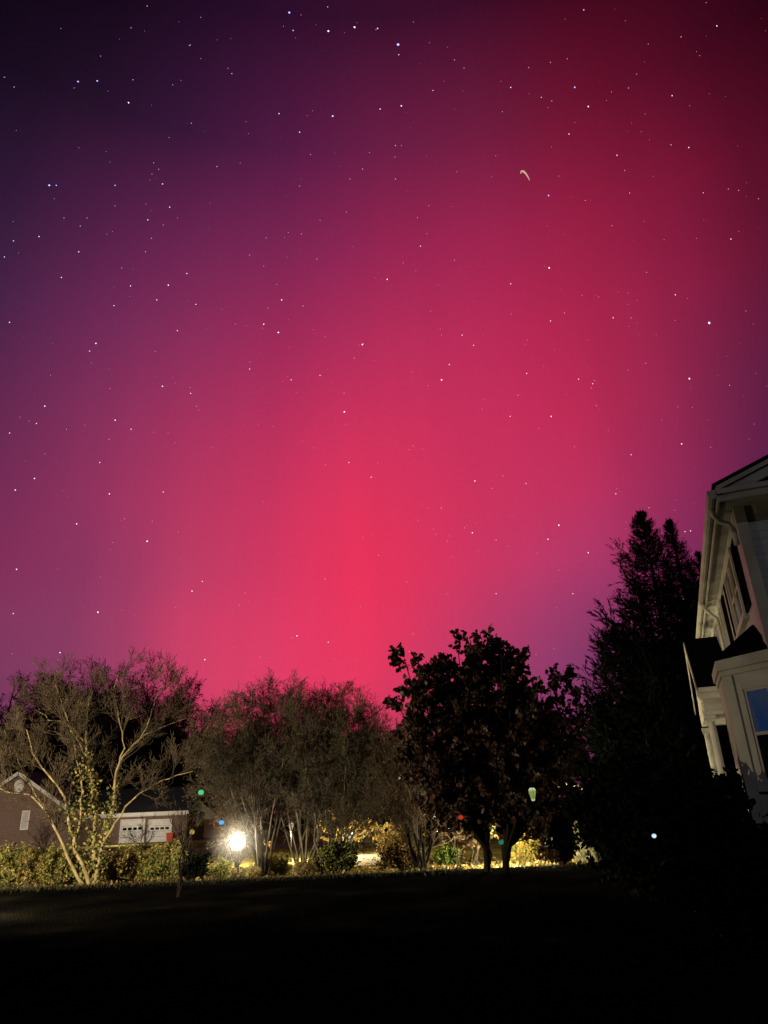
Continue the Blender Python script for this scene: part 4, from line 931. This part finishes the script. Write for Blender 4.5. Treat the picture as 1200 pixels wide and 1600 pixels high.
# bare trees far behind the houses
BG = 'bare trees behind the houses'
def far_tree(label, x, ytop, Yc, halfw, seed, mt='twig_dark', leaf=None):
    bpx = at(x, ytop, Yc); hgt = bpx[2] - ZG
    base = np.array([bpx[0], Yc, ZG]); rng = np.random.default_rng(seed)
    limbs = [([base, base + (rng.normal() * .2, 0, hgt * .3), base + (rng.normal() * .3, 0, hgt * .62), base + (rng.normal() * .4, 0, hgt * .97)], hgt * .022, .03)]
    for i in range(11):
        a = rng.uniform(0, 6.283); h0 = rng.uniform(.18, .5); rad = halfw * rng.uniform(.5, 1.0); h1 = min(h0 + rng.uniform(.28, .5), .97 - .35 * (rad / halfw) ** 2 * .6)
        d = np.array([math.cos(a), math.sin(a), 0])
        limbs.append(([base + (0, 0, hgt * h0), base + d * rad * .45 + (0, 0, hgt * (h0 + (h1 - h0) * .35)), base + d * rad + (0, 0, hgt * h1)], hgt * .010, .025))
    return limb_tree('bare_tree', label, limbs, 9, base, M['bark_dark'], M[mt], seed,
        [dict(n=13, t0=.15, t1=1, ang=(22, 60), length=(hgt * .16, hgt * .3), steps=4, up=.4, wig=.12, rr=.5),
         dict(n=8, t0=.1, t1=1, ang=(20, 55), length=(hgt * .07, hgt * .15), steps=3, up=.3, wig=.14, rr=.55),
         dict(n=6, t0=.1, t1=1, ang=(20, 55), length=(hgt * .03, hgt * .07), steps=2, up=.2, wig=.14, rr=.7)], leaf, BG, tw=.013)
dl = (M['twig_dark'], 1, (.12, .25), .2, .6)
FT = [('bare tree at the left edge behind the brick gable', 20, 1062, 84, 5.5), ('bare tree rising behind the white brick gable', 75, 1062, 88, 5.5), ('bare tree behind the gap between gable and garage', 135, 1052, 95, 6),
      ('tall bare tree behind the left garage door', 190, 1055, 84, 5.5), ('bare tree with full dark crown behind the right garage door', 238, 1058, 86, 5.5), ('bare tree behind the small cottage', 290, 1085, 90, 5),
      ('low bare tree right of the cottage behind the floodlight', 350, 1110, 84, 5), ('bare tree behind the golden leaved tree', 560, 1120, 70, 5), ('low bare tree in the gap over the driveway', 618, 1165, 66, 4),
      ('bare tree hidden behind the dark leafy tree', 720, 1140, 62, 5), ('bare tree behind the lamp post', 840, 1150, 64, 5)]
for i, (lab, x, yt, Yc, hw_) in enumerate(FT): far_tree(lab, x, yt, Yc, hw_, 60 + i, leaf=dl)

# far woods closing the horizon: one dark mass
rng = np.random.default_rng(77)
n = 46000
wx = rng.uniform(-75, 75, n); wy = rng.uniform(98, 118, n)
top = np.interp(wx, [-75, -50, -38, -28, -18, -8, 0, 8, 18, 40, 75], [15, 12.5, 11, 11, 10.5, 10, 9.5, 10.5, 13.5, 16, 17]) * (1 + .10 * np.sin(wx * .9) + .07 * np.sin(wx * 2.3 + 1))
wz = top * (1 - rng.random(n) ** 1.6 * 1.0) * rng.uniform(.86, 1.0, n)
pos = np.stack([wx, wy, ZG + wz], 1)
v, q = leaves(rng, pos, (.35, 1.5), -.9, .28)
tag(quads_obj('distant_woods', v, q, M['woods']), 'far dark woods closing the view behind all the houses', 'woods', kind='stuff')
# dark evergreens behind the garage
EG = 'dark evergreens behind the brick house'
# ------------------------------------------------------------------ conifers
def conifer(name, label, top_px, Yc, rmax, seed, mt, nb=300, taper=.85, droop=-.15, z0=.03, group=None, spray=.16, tipup=1.1):
    rng = np.random.default_rng(seed)
    tp = at(top_px[0], top_px[1], Yc); base = np.array([tp[0], Yc, float(ground_z(tp[0], Yc))]); H = tp[2] - base[2]
    t = thing(name, label, 'tree', base, 0, group)
    mb = MB(); mb.tube([(0, 0, 0), (.02, 0, H * .5), (0, 0, H)], [H * .02, H * .012, .012], 8); mb.build('trunk', M['bark_dark'], t, True)
    h = 1 - rng.random(nb) ** 1.0 * (1 - z0)
    prof = np.minimum((1 - h) * 3.2, 1.0) ** .8 * (1 - .18 * (1 - h)) ; prof = (1 - h) ** taper
    Lb = (rmax * prof * rng.uniform(.5, 1.18, nb) * (1 + .14 * np.sin(h * 31 + seed)) + .05)
    az = rng.uniform(0, 2 * math.pi, nb)
    out = np.stack([np.cos(az), np.sin(az), 0 * az], 1)
    k = 6; P = np.empty((nb, k, 3)); d = out * 1.0; elev = np.where(h > .8, .75, .15 + .4 * (h - .2)) + rng.normal(size=nb) * .12
    d[:, 2] = elev - .22; d = norm(d)
    P[:, 0] = np.stack([0 * h, 0 * h, h * H], 1)
    for i in range(1, k):
        d2 = d.copy(); d2[:, 2] += (droop if i < 3 else tipup * .28 * (i - 2)) + 0; d = norm(d2 + rng.normal(size=d.shape) * .05); P[:, i] = P[:, i - 1] + d * (Lb / (k - 1))[:, None]
    R = np.linspace(.02, .004, k)[None] * np.ones((nb, 1))
    g = [tubes(P, R, 3)]
    S, SR = kids(rng, P, R, 13, .08, 1.0, (18, 48), (.22 * rmax, .42 * rmax), 3, up=.02, wig=.08, rr=.6)
    ks = np.repeat(np.clip(Lb / rmax * 1.5, .07, 1.0), 13)[:, None, None]; S = S[:, :1] + (S - S[:, :1]) * ks
    NL = 14; pos = pick(rng, S, NL, 0, 1); par = np.repeat(S[:, -1] - S[:, 0], NL, 0); par = norm(norm(par) + rng.normal(size=par.shape) * .28)
    M_ = len(pos); Ln = rng.uniform(.5, 1.1, M_)[:, None] * spray * np.repeat(np.clip(ks[:, 0], .30, 1), NL, 0); sd = norm(np.cross(par, norm(rng.normal(size=(M_, 3)))))
    V = np.stack([pos, pos + par * Ln * .4 + sd * Ln * .085, pos + par * Ln, pos + par * Ln * .4 - sd * Ln * .085], 1).reshape(-1, 3)
    g.append((V, np.arange(4 * M_).reshape(-1, 4)))
    # leader
    lp = np.stack([rng.normal(size=90) * .02, rng.normal(size=90) * .02, H * (1 - .1 * rng.random(90))], 1); dd = norm(np.stack([rng.normal(size=90), rng.normal(size=90), np.full(90, 2.0)], 1))
    s2 = norm(np.cross(dd, norm(rng.normal(size=(90, 3))))); l2 = rng.uniform(.12, .3, 90)[:, None]
    V = np.stack([lp, lp + dd * l2 * .5 + s2 * l2 * .15, lp + dd * l2, lp + dd * l2 * .5 - s2 * l2 * .15], 1).reshape(-1, 3); g.append((V, np.arange(360).reshape(-1, 4)))
    v, q = join(g)
    quads_obj('crown', v, q, M[mt], t)
    return t
CGp = 'black conifers left of the grey house'
conifer('conifer', 'tallest black conifer standing left of the grey house', (1001, 803), 25.5, 4.1, 71, 'needle', 620, .78, spray=.34, group=CGp)
conifer('conifer', 'black conifer with narrow top close behind the tallest one', (1046, 815), 27.0, 3.2, 72, 'needle', 440, .78, spray=.30, group=CGp)
conifer('conifer', 'black conifer tucked against the house roof edge', (1090, 868), 28.5, 2.7, 73, 'needle', 320, .55, spray=.30, group=CGp)
conifer('conifer', 'low black conifer filling the left flank of the tall ones', (958, 985), 26.6, 2.4, 74, 'needle', 380, .5, spray=.24, group=CGp)
conifer('pale_evergreen', 'slim pale evergreen lit white beside the black conifers', (905, 1236), 23.5, .46, 75, 'needle_pale', 110, .6, spray=.10)

for k_, (lab, x, y, Yc, rm) in enumerate((('dark evergreen above the left garage door', 205, 1150, 80, 4.2), ('dark evergreen above the right garage door', 245, 1140, 82, 4.6), ('dark evergreen above the end of the garage roof', 285, 1165, 80, 4.0), ('dark evergreen behind the roof valley of the brick house', 160, 1165, 80, 4.0), ('dark evergreen behind the golden leaved tree', 600, 1190, 60, 3.4))):
    conifer('evergreen', lab, (x, y), Yc, rm, 170 + k_, 'woods', 240, .35, spray=.8, group=EG)

# ------------------------------------------------------------------ shrubs
def shrub_mesh_thing(name, label, rad, hgt, mats, seed, n_stem=26, per=16, size=(.05, .11), droop=.1, asp=.45, cat='shrub', group=None, upright=.9):
    rng = np.random.default_rng(seed)
    t = thing(name, label, cat, (0, 0, 0), 0, group)
    limbs = []
    for i in range(n_stem):
        a = rng.uniform(0, 6.283); rr = math.sqrt(rng.random()) * rad; hh = hgt * rng.uniform(.55, 1.0) * math.sqrt(max(1 - (rr / rad) ** 2 * .55, .2))
        d = np.array([math.cos(a) * rr, math.sin(a) * rr, 0])
        limbs.append([d * .18, d * .6 + (0, 0, hh * .5), d + (0, 0, hh)])
    P = np.stack([resample(p, 7) for p in limbs]); P[:, 1:] += rng.normal(size=P[:, 1:].shape) * .03
    R = np.linspace(.014, .004, 7)[None] * np.ones((n_stem, 1))
    kP, kR = kids(rng, P, R, 7, .12, 1, (20, 60), (hgt * .18, hgt * .4), 3, up=.3, wig=.15, rr=.6)
    v, q = join([tubes(P, R, 4), tubes(kP, kR, 3)])
    quads_obj('stems', v, q, M['bark_black'] if mats[0] == 'leaf_dark' else M['twig'], t)
    pos = np.concatenate([pick(rng, kP, per // 2, .1, 1), pick(rng, P, per, .15, 1)]); pos = pos + rng.normal(size=pos.shape) * .035
    v, q = leaves(rng, pos, size, droop, asp)
    quads_obj('foliage', v, q, [M[m] for m in mats], t, False, np.tile(rng.integers(0, len(mats), len(pos)), 2))
    return t
HG = 'straggly shrubs lined up along the lit edge'
protos = [shrub_mesh_thing('shrub', '', .62, 1.25, ['leaf_green', 'leaf_tan', 'leaf_green'], 81, 34, 18, group=HG),
          shrub_mesh_thing('shrub', '', .70, 1.05, ['leaf_tan', 'leaf_tan', 'leaf_brown', 'leaf_green'], 82, 40, 18, (.06, .14), -.5, .28, group=HG),
          shrub_mesh_thing('shrub', '', .58, 1.15, ['leaf_green', 'leaf_lime', 'leaf_tan'], 83, 34, 18, group=HG)]
HS = [(6, 1387, 22.9, 0, 1.05, 'olive shrub at the extreme left end of the row'), (45, 1387, 23.2, 1, 1.0, 'tawny grassy shrub in front of the brick gable window'), (82, 1384, 23.4, 0, 1.0, 'dull green shrub left of the pale multi stemmed tree'),
      (118, 1382, 24.0, 2, .9, 'green shrub directly behind the pale multi stemmed tree'), (178, 1384, 23.0, 1, 1.05, 'straw coloured shrub right of the pale multi stemmed tree'), (208, 1384, 23.3, 1, .95, 'straw coloured shrub under the left garage door'),
      (236, 1383, 23.1, 2, .95, 'yellow green shrub under the right garage door'), (264, 1384, 23.3, 0, .95, 'green shrub right behind the thin sapling'), (342, 1377, 22.9, 2, .62, 'low leafy shrub just left of the floodlight'),
      (22, 1378, 25.2, 2, 1.1, 'shrub in the back row at the far left'), (66, 1378, 25.4, 1, 1.1, 'tawny shrub in the back row behind the olive ones'), (195, 1377, 25.4, 0, .9, 'shrub in the back row below the garage'), (225, 1377, 25.6, 1, .9, 'tawny shrub in the back row below the garage')]
used = [False] * 3
for i, (x, y, Yc, k, s_, lab) in enumerate(HS):
    o = copy_tree(protos[k]) if used[k] else protos[k]
    used[k] = True
    p = at(x, y, Yc); o.location = (p[0], Yc, float(ground_z(p[0], Yc)) - .02); o.rotation_euler = (0, 0, i * 1.9); o.scale = (s_, s_, s_); o['label'] = lab
def place(o, x, y, Yc, s_=1.0, rz=0.0):
    p = at(x, y, Yc); o.location = (p[0], Yc, float(ground_z(p[0], Yc)) - .02); o.scale = (s_, s_, s_); o.rotation_euler = (0, 0, rz)
UG = 'low dry undergrowth around the bare clump'
for i, (x, y, Yc, k, s_, lab) in enumerate([(392, 1374, 23.6, 1, .50, 'low dry tuft of shrub just right of the floodlight'), (440, 1372, 24.9, 0, .66, 'leafy undergrowth between the first and second bare stems'), (478, 1371, 23.7, 1, .62, 'straw coloured undergrowth before the middle stems of the clump'),
      (500, 1368, 25.4, 2, .78, 'green undergrowth behind the right stems of the clump'), (415, 1371, 25.8, 1, .80, 'tawny undergrowth behind the stems nearest the floodlight')]):
    o = copy_tree(protos[k]); p = at(x, y, Yc); o.location = (p[0], Yc, float(ground_z(p[0], Yc)) - .02); o.rotation_euler = (0, 0, 2 + i * 1.3); o.scale = (s_, s_, s_ * .8); o['label'] = lab; o['group'] = UG
place(shrub_mesh_thing('round_shrub', 'dark rounded shrub right of the thin sapling', .42, .95, ['leaf_dark', 'leaf_dark'], 84, 34, 30, (.05, .09), .1, .6), 303, 1381, 22.6)
place(shrub_mesh_thing('evergreen_shrub', 'dark green shrub under the bare clump beside the driveway', .55, 1.05, ['leaf_dark', 'leaf_green'], 85, 34, 30, (.05, .09), .1, .6), 532, 1366, 23.4)
place(shrub_mesh_thing('evergreen_shrub', 'dark low hedge shrub right of the driveway', .85, .75, ['leaf_dark', 'leaf_brown'], 86, 40, 34, (.05, .09), .1, .6), 625, 1357, 24.0)
place(shrub_mesh_thing('tan_shrub', 'tan leafy mound behind the low dark hedge shrub', .9, 1.35, ['leaf_tan', 'leaf_brown'], 87, 40, 26, (.06, .12), .1, .5), 622, 1345, 29.0)
place(shrub_mesh_thing('lime_shrub', 'bright lime green bush at the foot of the narrow bare tree', .55, .6, ['leaf_lime', 'leaf_lime'], 88, 34, 30, (.05, .09), .1, .6), 702, 1346, 26.2)
place(shrub_mesh_thing('yellow_shrub', 'yellow lit leafy shrub right of the twin trunks', .75, .95, ['leaf_tan', 'leaf_green', 'leaf_gold'], 89, 40, 26, (.06, .12), .1, .55), 822, 1350, 26.0)
place(shrub_mesh_thing('grey_leaf_shrub', 'pale leaved tall shrub below the green white lantern', .6, 1.9, ['needle_pale', 'leaf_tan', 'leaf_brown'], 90, 30, 14, (.07, .13), .1, .6), 838, 1347, 27.5)
place(shrub_mesh_thing('black_shrub', 'black arched shrub in front of the slim pale evergreen', .50, 1.55, ['leaf_dark'], 91, 44, 46, (.06, .11), .1, .6), 880, 1352, 21.9)
KG = 'black evergreen bushes at the foot of the grey house'
def bush(label, x, y, Yc, rad, hgt, seed):
    o = shrub_mesh_thing('foundation_bush', label, rad, hgt, ['leaf_dark'], seed, 60, 70, (.07, .13), .1, .6, group=KG)
    place(o, x, y, Yc)
bush('large black bush hiding the porch foot', 1100, 1400, 12.2, 1.0, 2.2, 92)
bush('black bush below the bay window', 1168, 1440, 9.8, .8, 1.35, 93)
bush('black bush left of the porch under the conifers', 1020, 1380, 13.5, 1.3, 2.6, 94)

# ------------------------------------------------------------------ lamps
def point(name, loc, power, colr, radius=.05, parent=None):
    d = bpy.data.lights.new(name, 'POINT'); d.energy = power; d.color = colr; d.shadow_soft_size = radius
    o = bpy.data.objects.new(name, d); col.objects.link(o); o.location = [float(q) for q in loc]
    if parent: o.parent = parent
    return o
WARM = (1.0, .80, .46)
FLX = at(372, 1318, 23.6)
fl = thing('floodlight', 'glaring white ground floodlight on a stake beyond the dark lawn', 'floodlight', (FLX[0], FLX[1], ZG))
fz = FLX[2] - ZG
mb = MB(); mb.tube([(0, .12, 0), (0, .12, fz - .28)], .025, 8); mb.build('stake', M['metal'], fl)
mb = MB(); mb.lathe([(.10, -.14), (.20, -.10), (.245, .02), (.25, .04)], n=20)
hd = mb.build('housing', M['metal'], fl); hd.location = (0, 0.05, fz); hd.rotation_euler = (RAD(62), 0, 0)
mb = MB(); mb.lathe([(.235, .035), (.23, .06), (.17, .10), (.08, .125), (.02, .13)], n=24)
ln = mb.build('lens', lens_mat('floodlight_lens'), fl, True); ln.location = (0, .05, fz); ln.rotation_euler = (RAD(62), 0, 0)
lo = point('floodlight_lamp', (0, -.20, fz + .06), FLOOD, (1.0, .88, .66), .05, fl)
mb = MB(); mb.lathe([(.02, -HALO_R)] + [(HALO_R * math.cos(a), HALO_R * math.sin(a)) for a in np.linspace(-1.4, 1.4, 11)] + [(.02, HALO_R)], n=20)
ms = mb.build('glare_halo', halo_mat('lamp_glare', HALO_R, HALO_D), fl, True); ms.location = (0, -.15, fz)  # scattering sphere added to stand in for lens glare

def lantern_post(name, label, x, y, Yc, hgt_px, r, colr, strength, power, pcol, globe=False, group=None):
    p = at(x, y, Yc); z = p[2] - ZG
    t = thing(name, label, 'lamp', (p[0], Yc, ZG), 0, group)
    h = hgt_px
    mb = MB(); mb.lathe([(.06, 0), (.035, .08), (.02, z - h * .62)], n=10); mb.build('post', M['metal'], t)
    mb = MB()
    if globe: mb.lathe([(r * .35, z - h * .5), (r * .85, z - h * .3), (r, z), (r * .85, z + h * .3), (r * .4, z + h * .48), (.01, z + h * .5)], n=16)
    else: mb.lathe([(r * .42, z - h * .5), (r * .5, z - h * .42), (r * .62, z - h * .2), (r, z + h * .15), (r * .92, z + h * .38), (r * .4, z + h * .5)], n=16)
    mb.build('lantern_globe', emit(name + '_globe', colr, strength), t, True)
    mb = MB(); mb.lathe([(r * .5, z - h * .62), (r * .6, z - h * .52)], n=12); mb.build('fitting', M['metal'], t)
    mb = MB(); mb.lathe([(r * .5, z + h * .505), (.02, z + h * .62)], n=12); mb.build('cap', M['metal'], t)
    point(name + '_light', (0, 0, z - h * .62 - .06) if not globe else (.12, r + .1, z + .22), power, pcol, .06, t)
    return t
p = at(832, 1240, 19.3)
t = thing('hanging_lantern', 'green white teardrop lantern hanging from the leafy tree', 'lantern', p)
mb = MB(); mb.lathe([(.03, -.17), (.045, -.15), (.055, -.09), (.092, .03), (.088, .10), (.05, .135)], n=16); mb.build('glass', glow_mat('lantern_glass', (.20, .27, .07), (.66, .72, .45), -.17, .13), t, True)
mb = MB(); mb.lathe([(.065, .1355), (.06, .15), (.015, .185)], n=14); mb.build('cap', M['metal'], t)
mb = MB(); mb.lathe([(.028, -.20), (.036, -.1705)], n=12); mb.build('base', M['metal'], t)
mb = MB()
for k_ in range(4):
    a_ = k_ * math.pi / 2; c_, s_ = math.cos(a_), math.sin(a_)
    mb.tube([(.048 * c_, .048 * s_, -.15), (.060 * c_, .060 * s_, -.09), (.097 * c_, .097 * s_, .03), (.093 * c_, .093 * s_, .10), (.055 * c_, .055 * s_, .134)], .005, 5)
mb.tube([(0, 0, .18), (0, 0, .62)], .006, 5); mb.build('frame', M['metal'], t)
point('hanging_lantern_light', (0, -.2, -.05), 3.0, (.8, 1, .5), .05, t)
lantern_post('trunk_fill_lamp', 'short added fill lamp hidden behind the right trunk of the leafy tree', 788, 1318, 23.4, .22, .07, (1, .85, .55), 0.8, LAMP_A, (1.0, .85, .48))  # added out of sight to light the shrubs and grass behind
lantern_post('globe_lamp', 'small round white globe lamp on a short post by the driveway', 549, 1308, 32.2, .26, .13, (1, .92, .72), 0.75, LAMP_B, (1.0, .80, .38), True)

lantern_post('clump_fill_lamp', 'small added fill lamp half hidden by the stems of the bare clump', 455, 1292, 31.0, .30, .10, (1, .85, .55), 0.7, LAMP_C, (1.0, .80, .40))  # added to brighten the ground behind the clump

def bulb(label, x, y, Yc, r, colr, s_, support='stake', cat='light'):
    p = at(x, y, Yc); z = p[2] - ZG
    t = thing('coloured_light', label, cat, (p[0], Yc, ZG), 0, None)
    mb = MB(); mb.lathe([(r * .3, z - r), (r * .85, z - r * .5), (r, z), (r * .85, z + r * .5), (r * .3, z + r)], n=12)
    mb.build('bulb', glow_mat('bulb_glow', tuple(c * s_ for c in colr), tuple(c * s_ * .12 for c in colr), z - r, z + r), t, True)
    mb = MB()
    if support == 'hang': mb.tube([(0, 0, z + r * 1.3), (0, 0, z + r * 1.3 + .5)], .006, 5); mb.lathe([(r * .4, z + r * 1.0), (r * .4, z + r * 1.35)], n=8)
    elif support == 'stake': mb.lathe([(.012, 0), (.009, z - r * 1.3)], n=8)
    else: mb.bar((0, .05, z), (0, support, z), .06, .06)
    if support != 'hang': mb.lathe([(r * .4, z - r * 1.3), (r * .4, z - r * 1.0)], n=8)
    mb.build('holder', M['bark_black'], t)
bulb('green light hanging in bare twigs just above the small cottage gable', 314, 1238, 22.4, .085, (.12, .75, .30), .8, 'hang')
bulb('bright blue light between the cottage roof and the floodlight', 346, 1285, 22.6, .075, (.12, .42, 1), 1.1, 'hang')
bulb('yellow light hanging between the garage and the cottage', 300, 1300, 22.8, .075, (.9, .70, .12), .7, 'hang')
bulb('tiny blue white light high in the bare twigs', 682, 1211, 20.6, .045, (.45, .62, 1), 1.2, 'hang')
bulb('tiny white light left of the rusty sapling', 684, 1294, 20.8, .05, (1, .88, .75), .9, 'hang')
bulb('dim red light glowing among the rusty leaves', 720, 1277, 19.4, .065, (1, .10, .03), .42, 'hang')
bulb('dim green light seen between the twin trunks', 783, 1316, 19.6, .065, (.04, .42, .20), .45)
bulb('bluish white light alone in the black below the conifers', 1022, 1306, 11.6, .034, (.62, .8, 1), 1.1)
bulb('tiny white marker at the end of the driveway', 587, 1337, 35.0, .09, (1, .95, .8), 1.0)
bulb('tiny green light above the globe lamp', 575, 1298, 45.0, .10, (.55, .8, .35), .5)

# garden floodlight standing outside the picture to the left, low on the lawn, aimed at the hedge and trees
gl = thing('garden_floodlight', 'black garden floodlight low on the lawn left of the picture', 'floodlight', (STX, STY, 0))
mb = MB(); mb.tube([(0, 0, 0), (0, 0, .75)], .03, 8); mb.build('stake', M['metal'], gl)
mb = MB(); mb.box(-.18, .18, -.14, -.02, .76, 1.04); mb.build('housing', M['metal'], gl)
d = bpy.data.lights.new('garden_floodlight_beam', 'SPOT'); d.energy = STREET; d.color = (1, .80, .46); d.spot_size = RAD(136); d.spot_blend = .8; d.shadow_soft_size = .08
o = bpy.data.objects.new('garden_floodlight_beam', d); col.objects.link(o); o.location = (STX + .02, STY + .03, .95)
o.rotation_euler = Vector((.60, .79, .10)).to_track_quat('-Z', 'Y').to_euler()
# weak fill light added from behind and to the left of the viewer
md = bpy.data.lights.new('fill_sun', 'SUN'); md.energy = FILL; md.angle = RAD(.5); md.color = (.95, .97, 1)
mo = bpy.data.objects.new('fill_sun', md); col.objects.link(mo); mo.rotation_euler = Vector((.45, .75, -.42)).to_track_quat('-Z', 'Y').to_euler()
# added fill lights without fixtures, floating before the brick front
point('gable_fill_light', (-1.2, -7.5, 1.3), GARAGE * 3.2, (1, .82, .62), .1, bh)
point('garage_fill_light', ((gx0 + gx1) / 2 - 1, -1.5, 1.5), GARAGE * 1.6, (1, .85, .68), .1, bh)

# ------------------------------------------------------------------ render settings
scene.render.engine = 'CYCLES'
scene.view_settings.view_transform = 'Standard'; scene.view_settings.look = 'None'; scene.view_settings.exposure = 0; scene.view_settings.gamma = 1
scene.cycles.use_denoising = True
scene.cycles.max_bounces = 4; scene.cycles.diffuse_bounces = 2; scene.cycles.transmission_bounces = 3
scene.cycles.sample_clamp_indirect = 3.0
scene.render.filter_size = 1.5
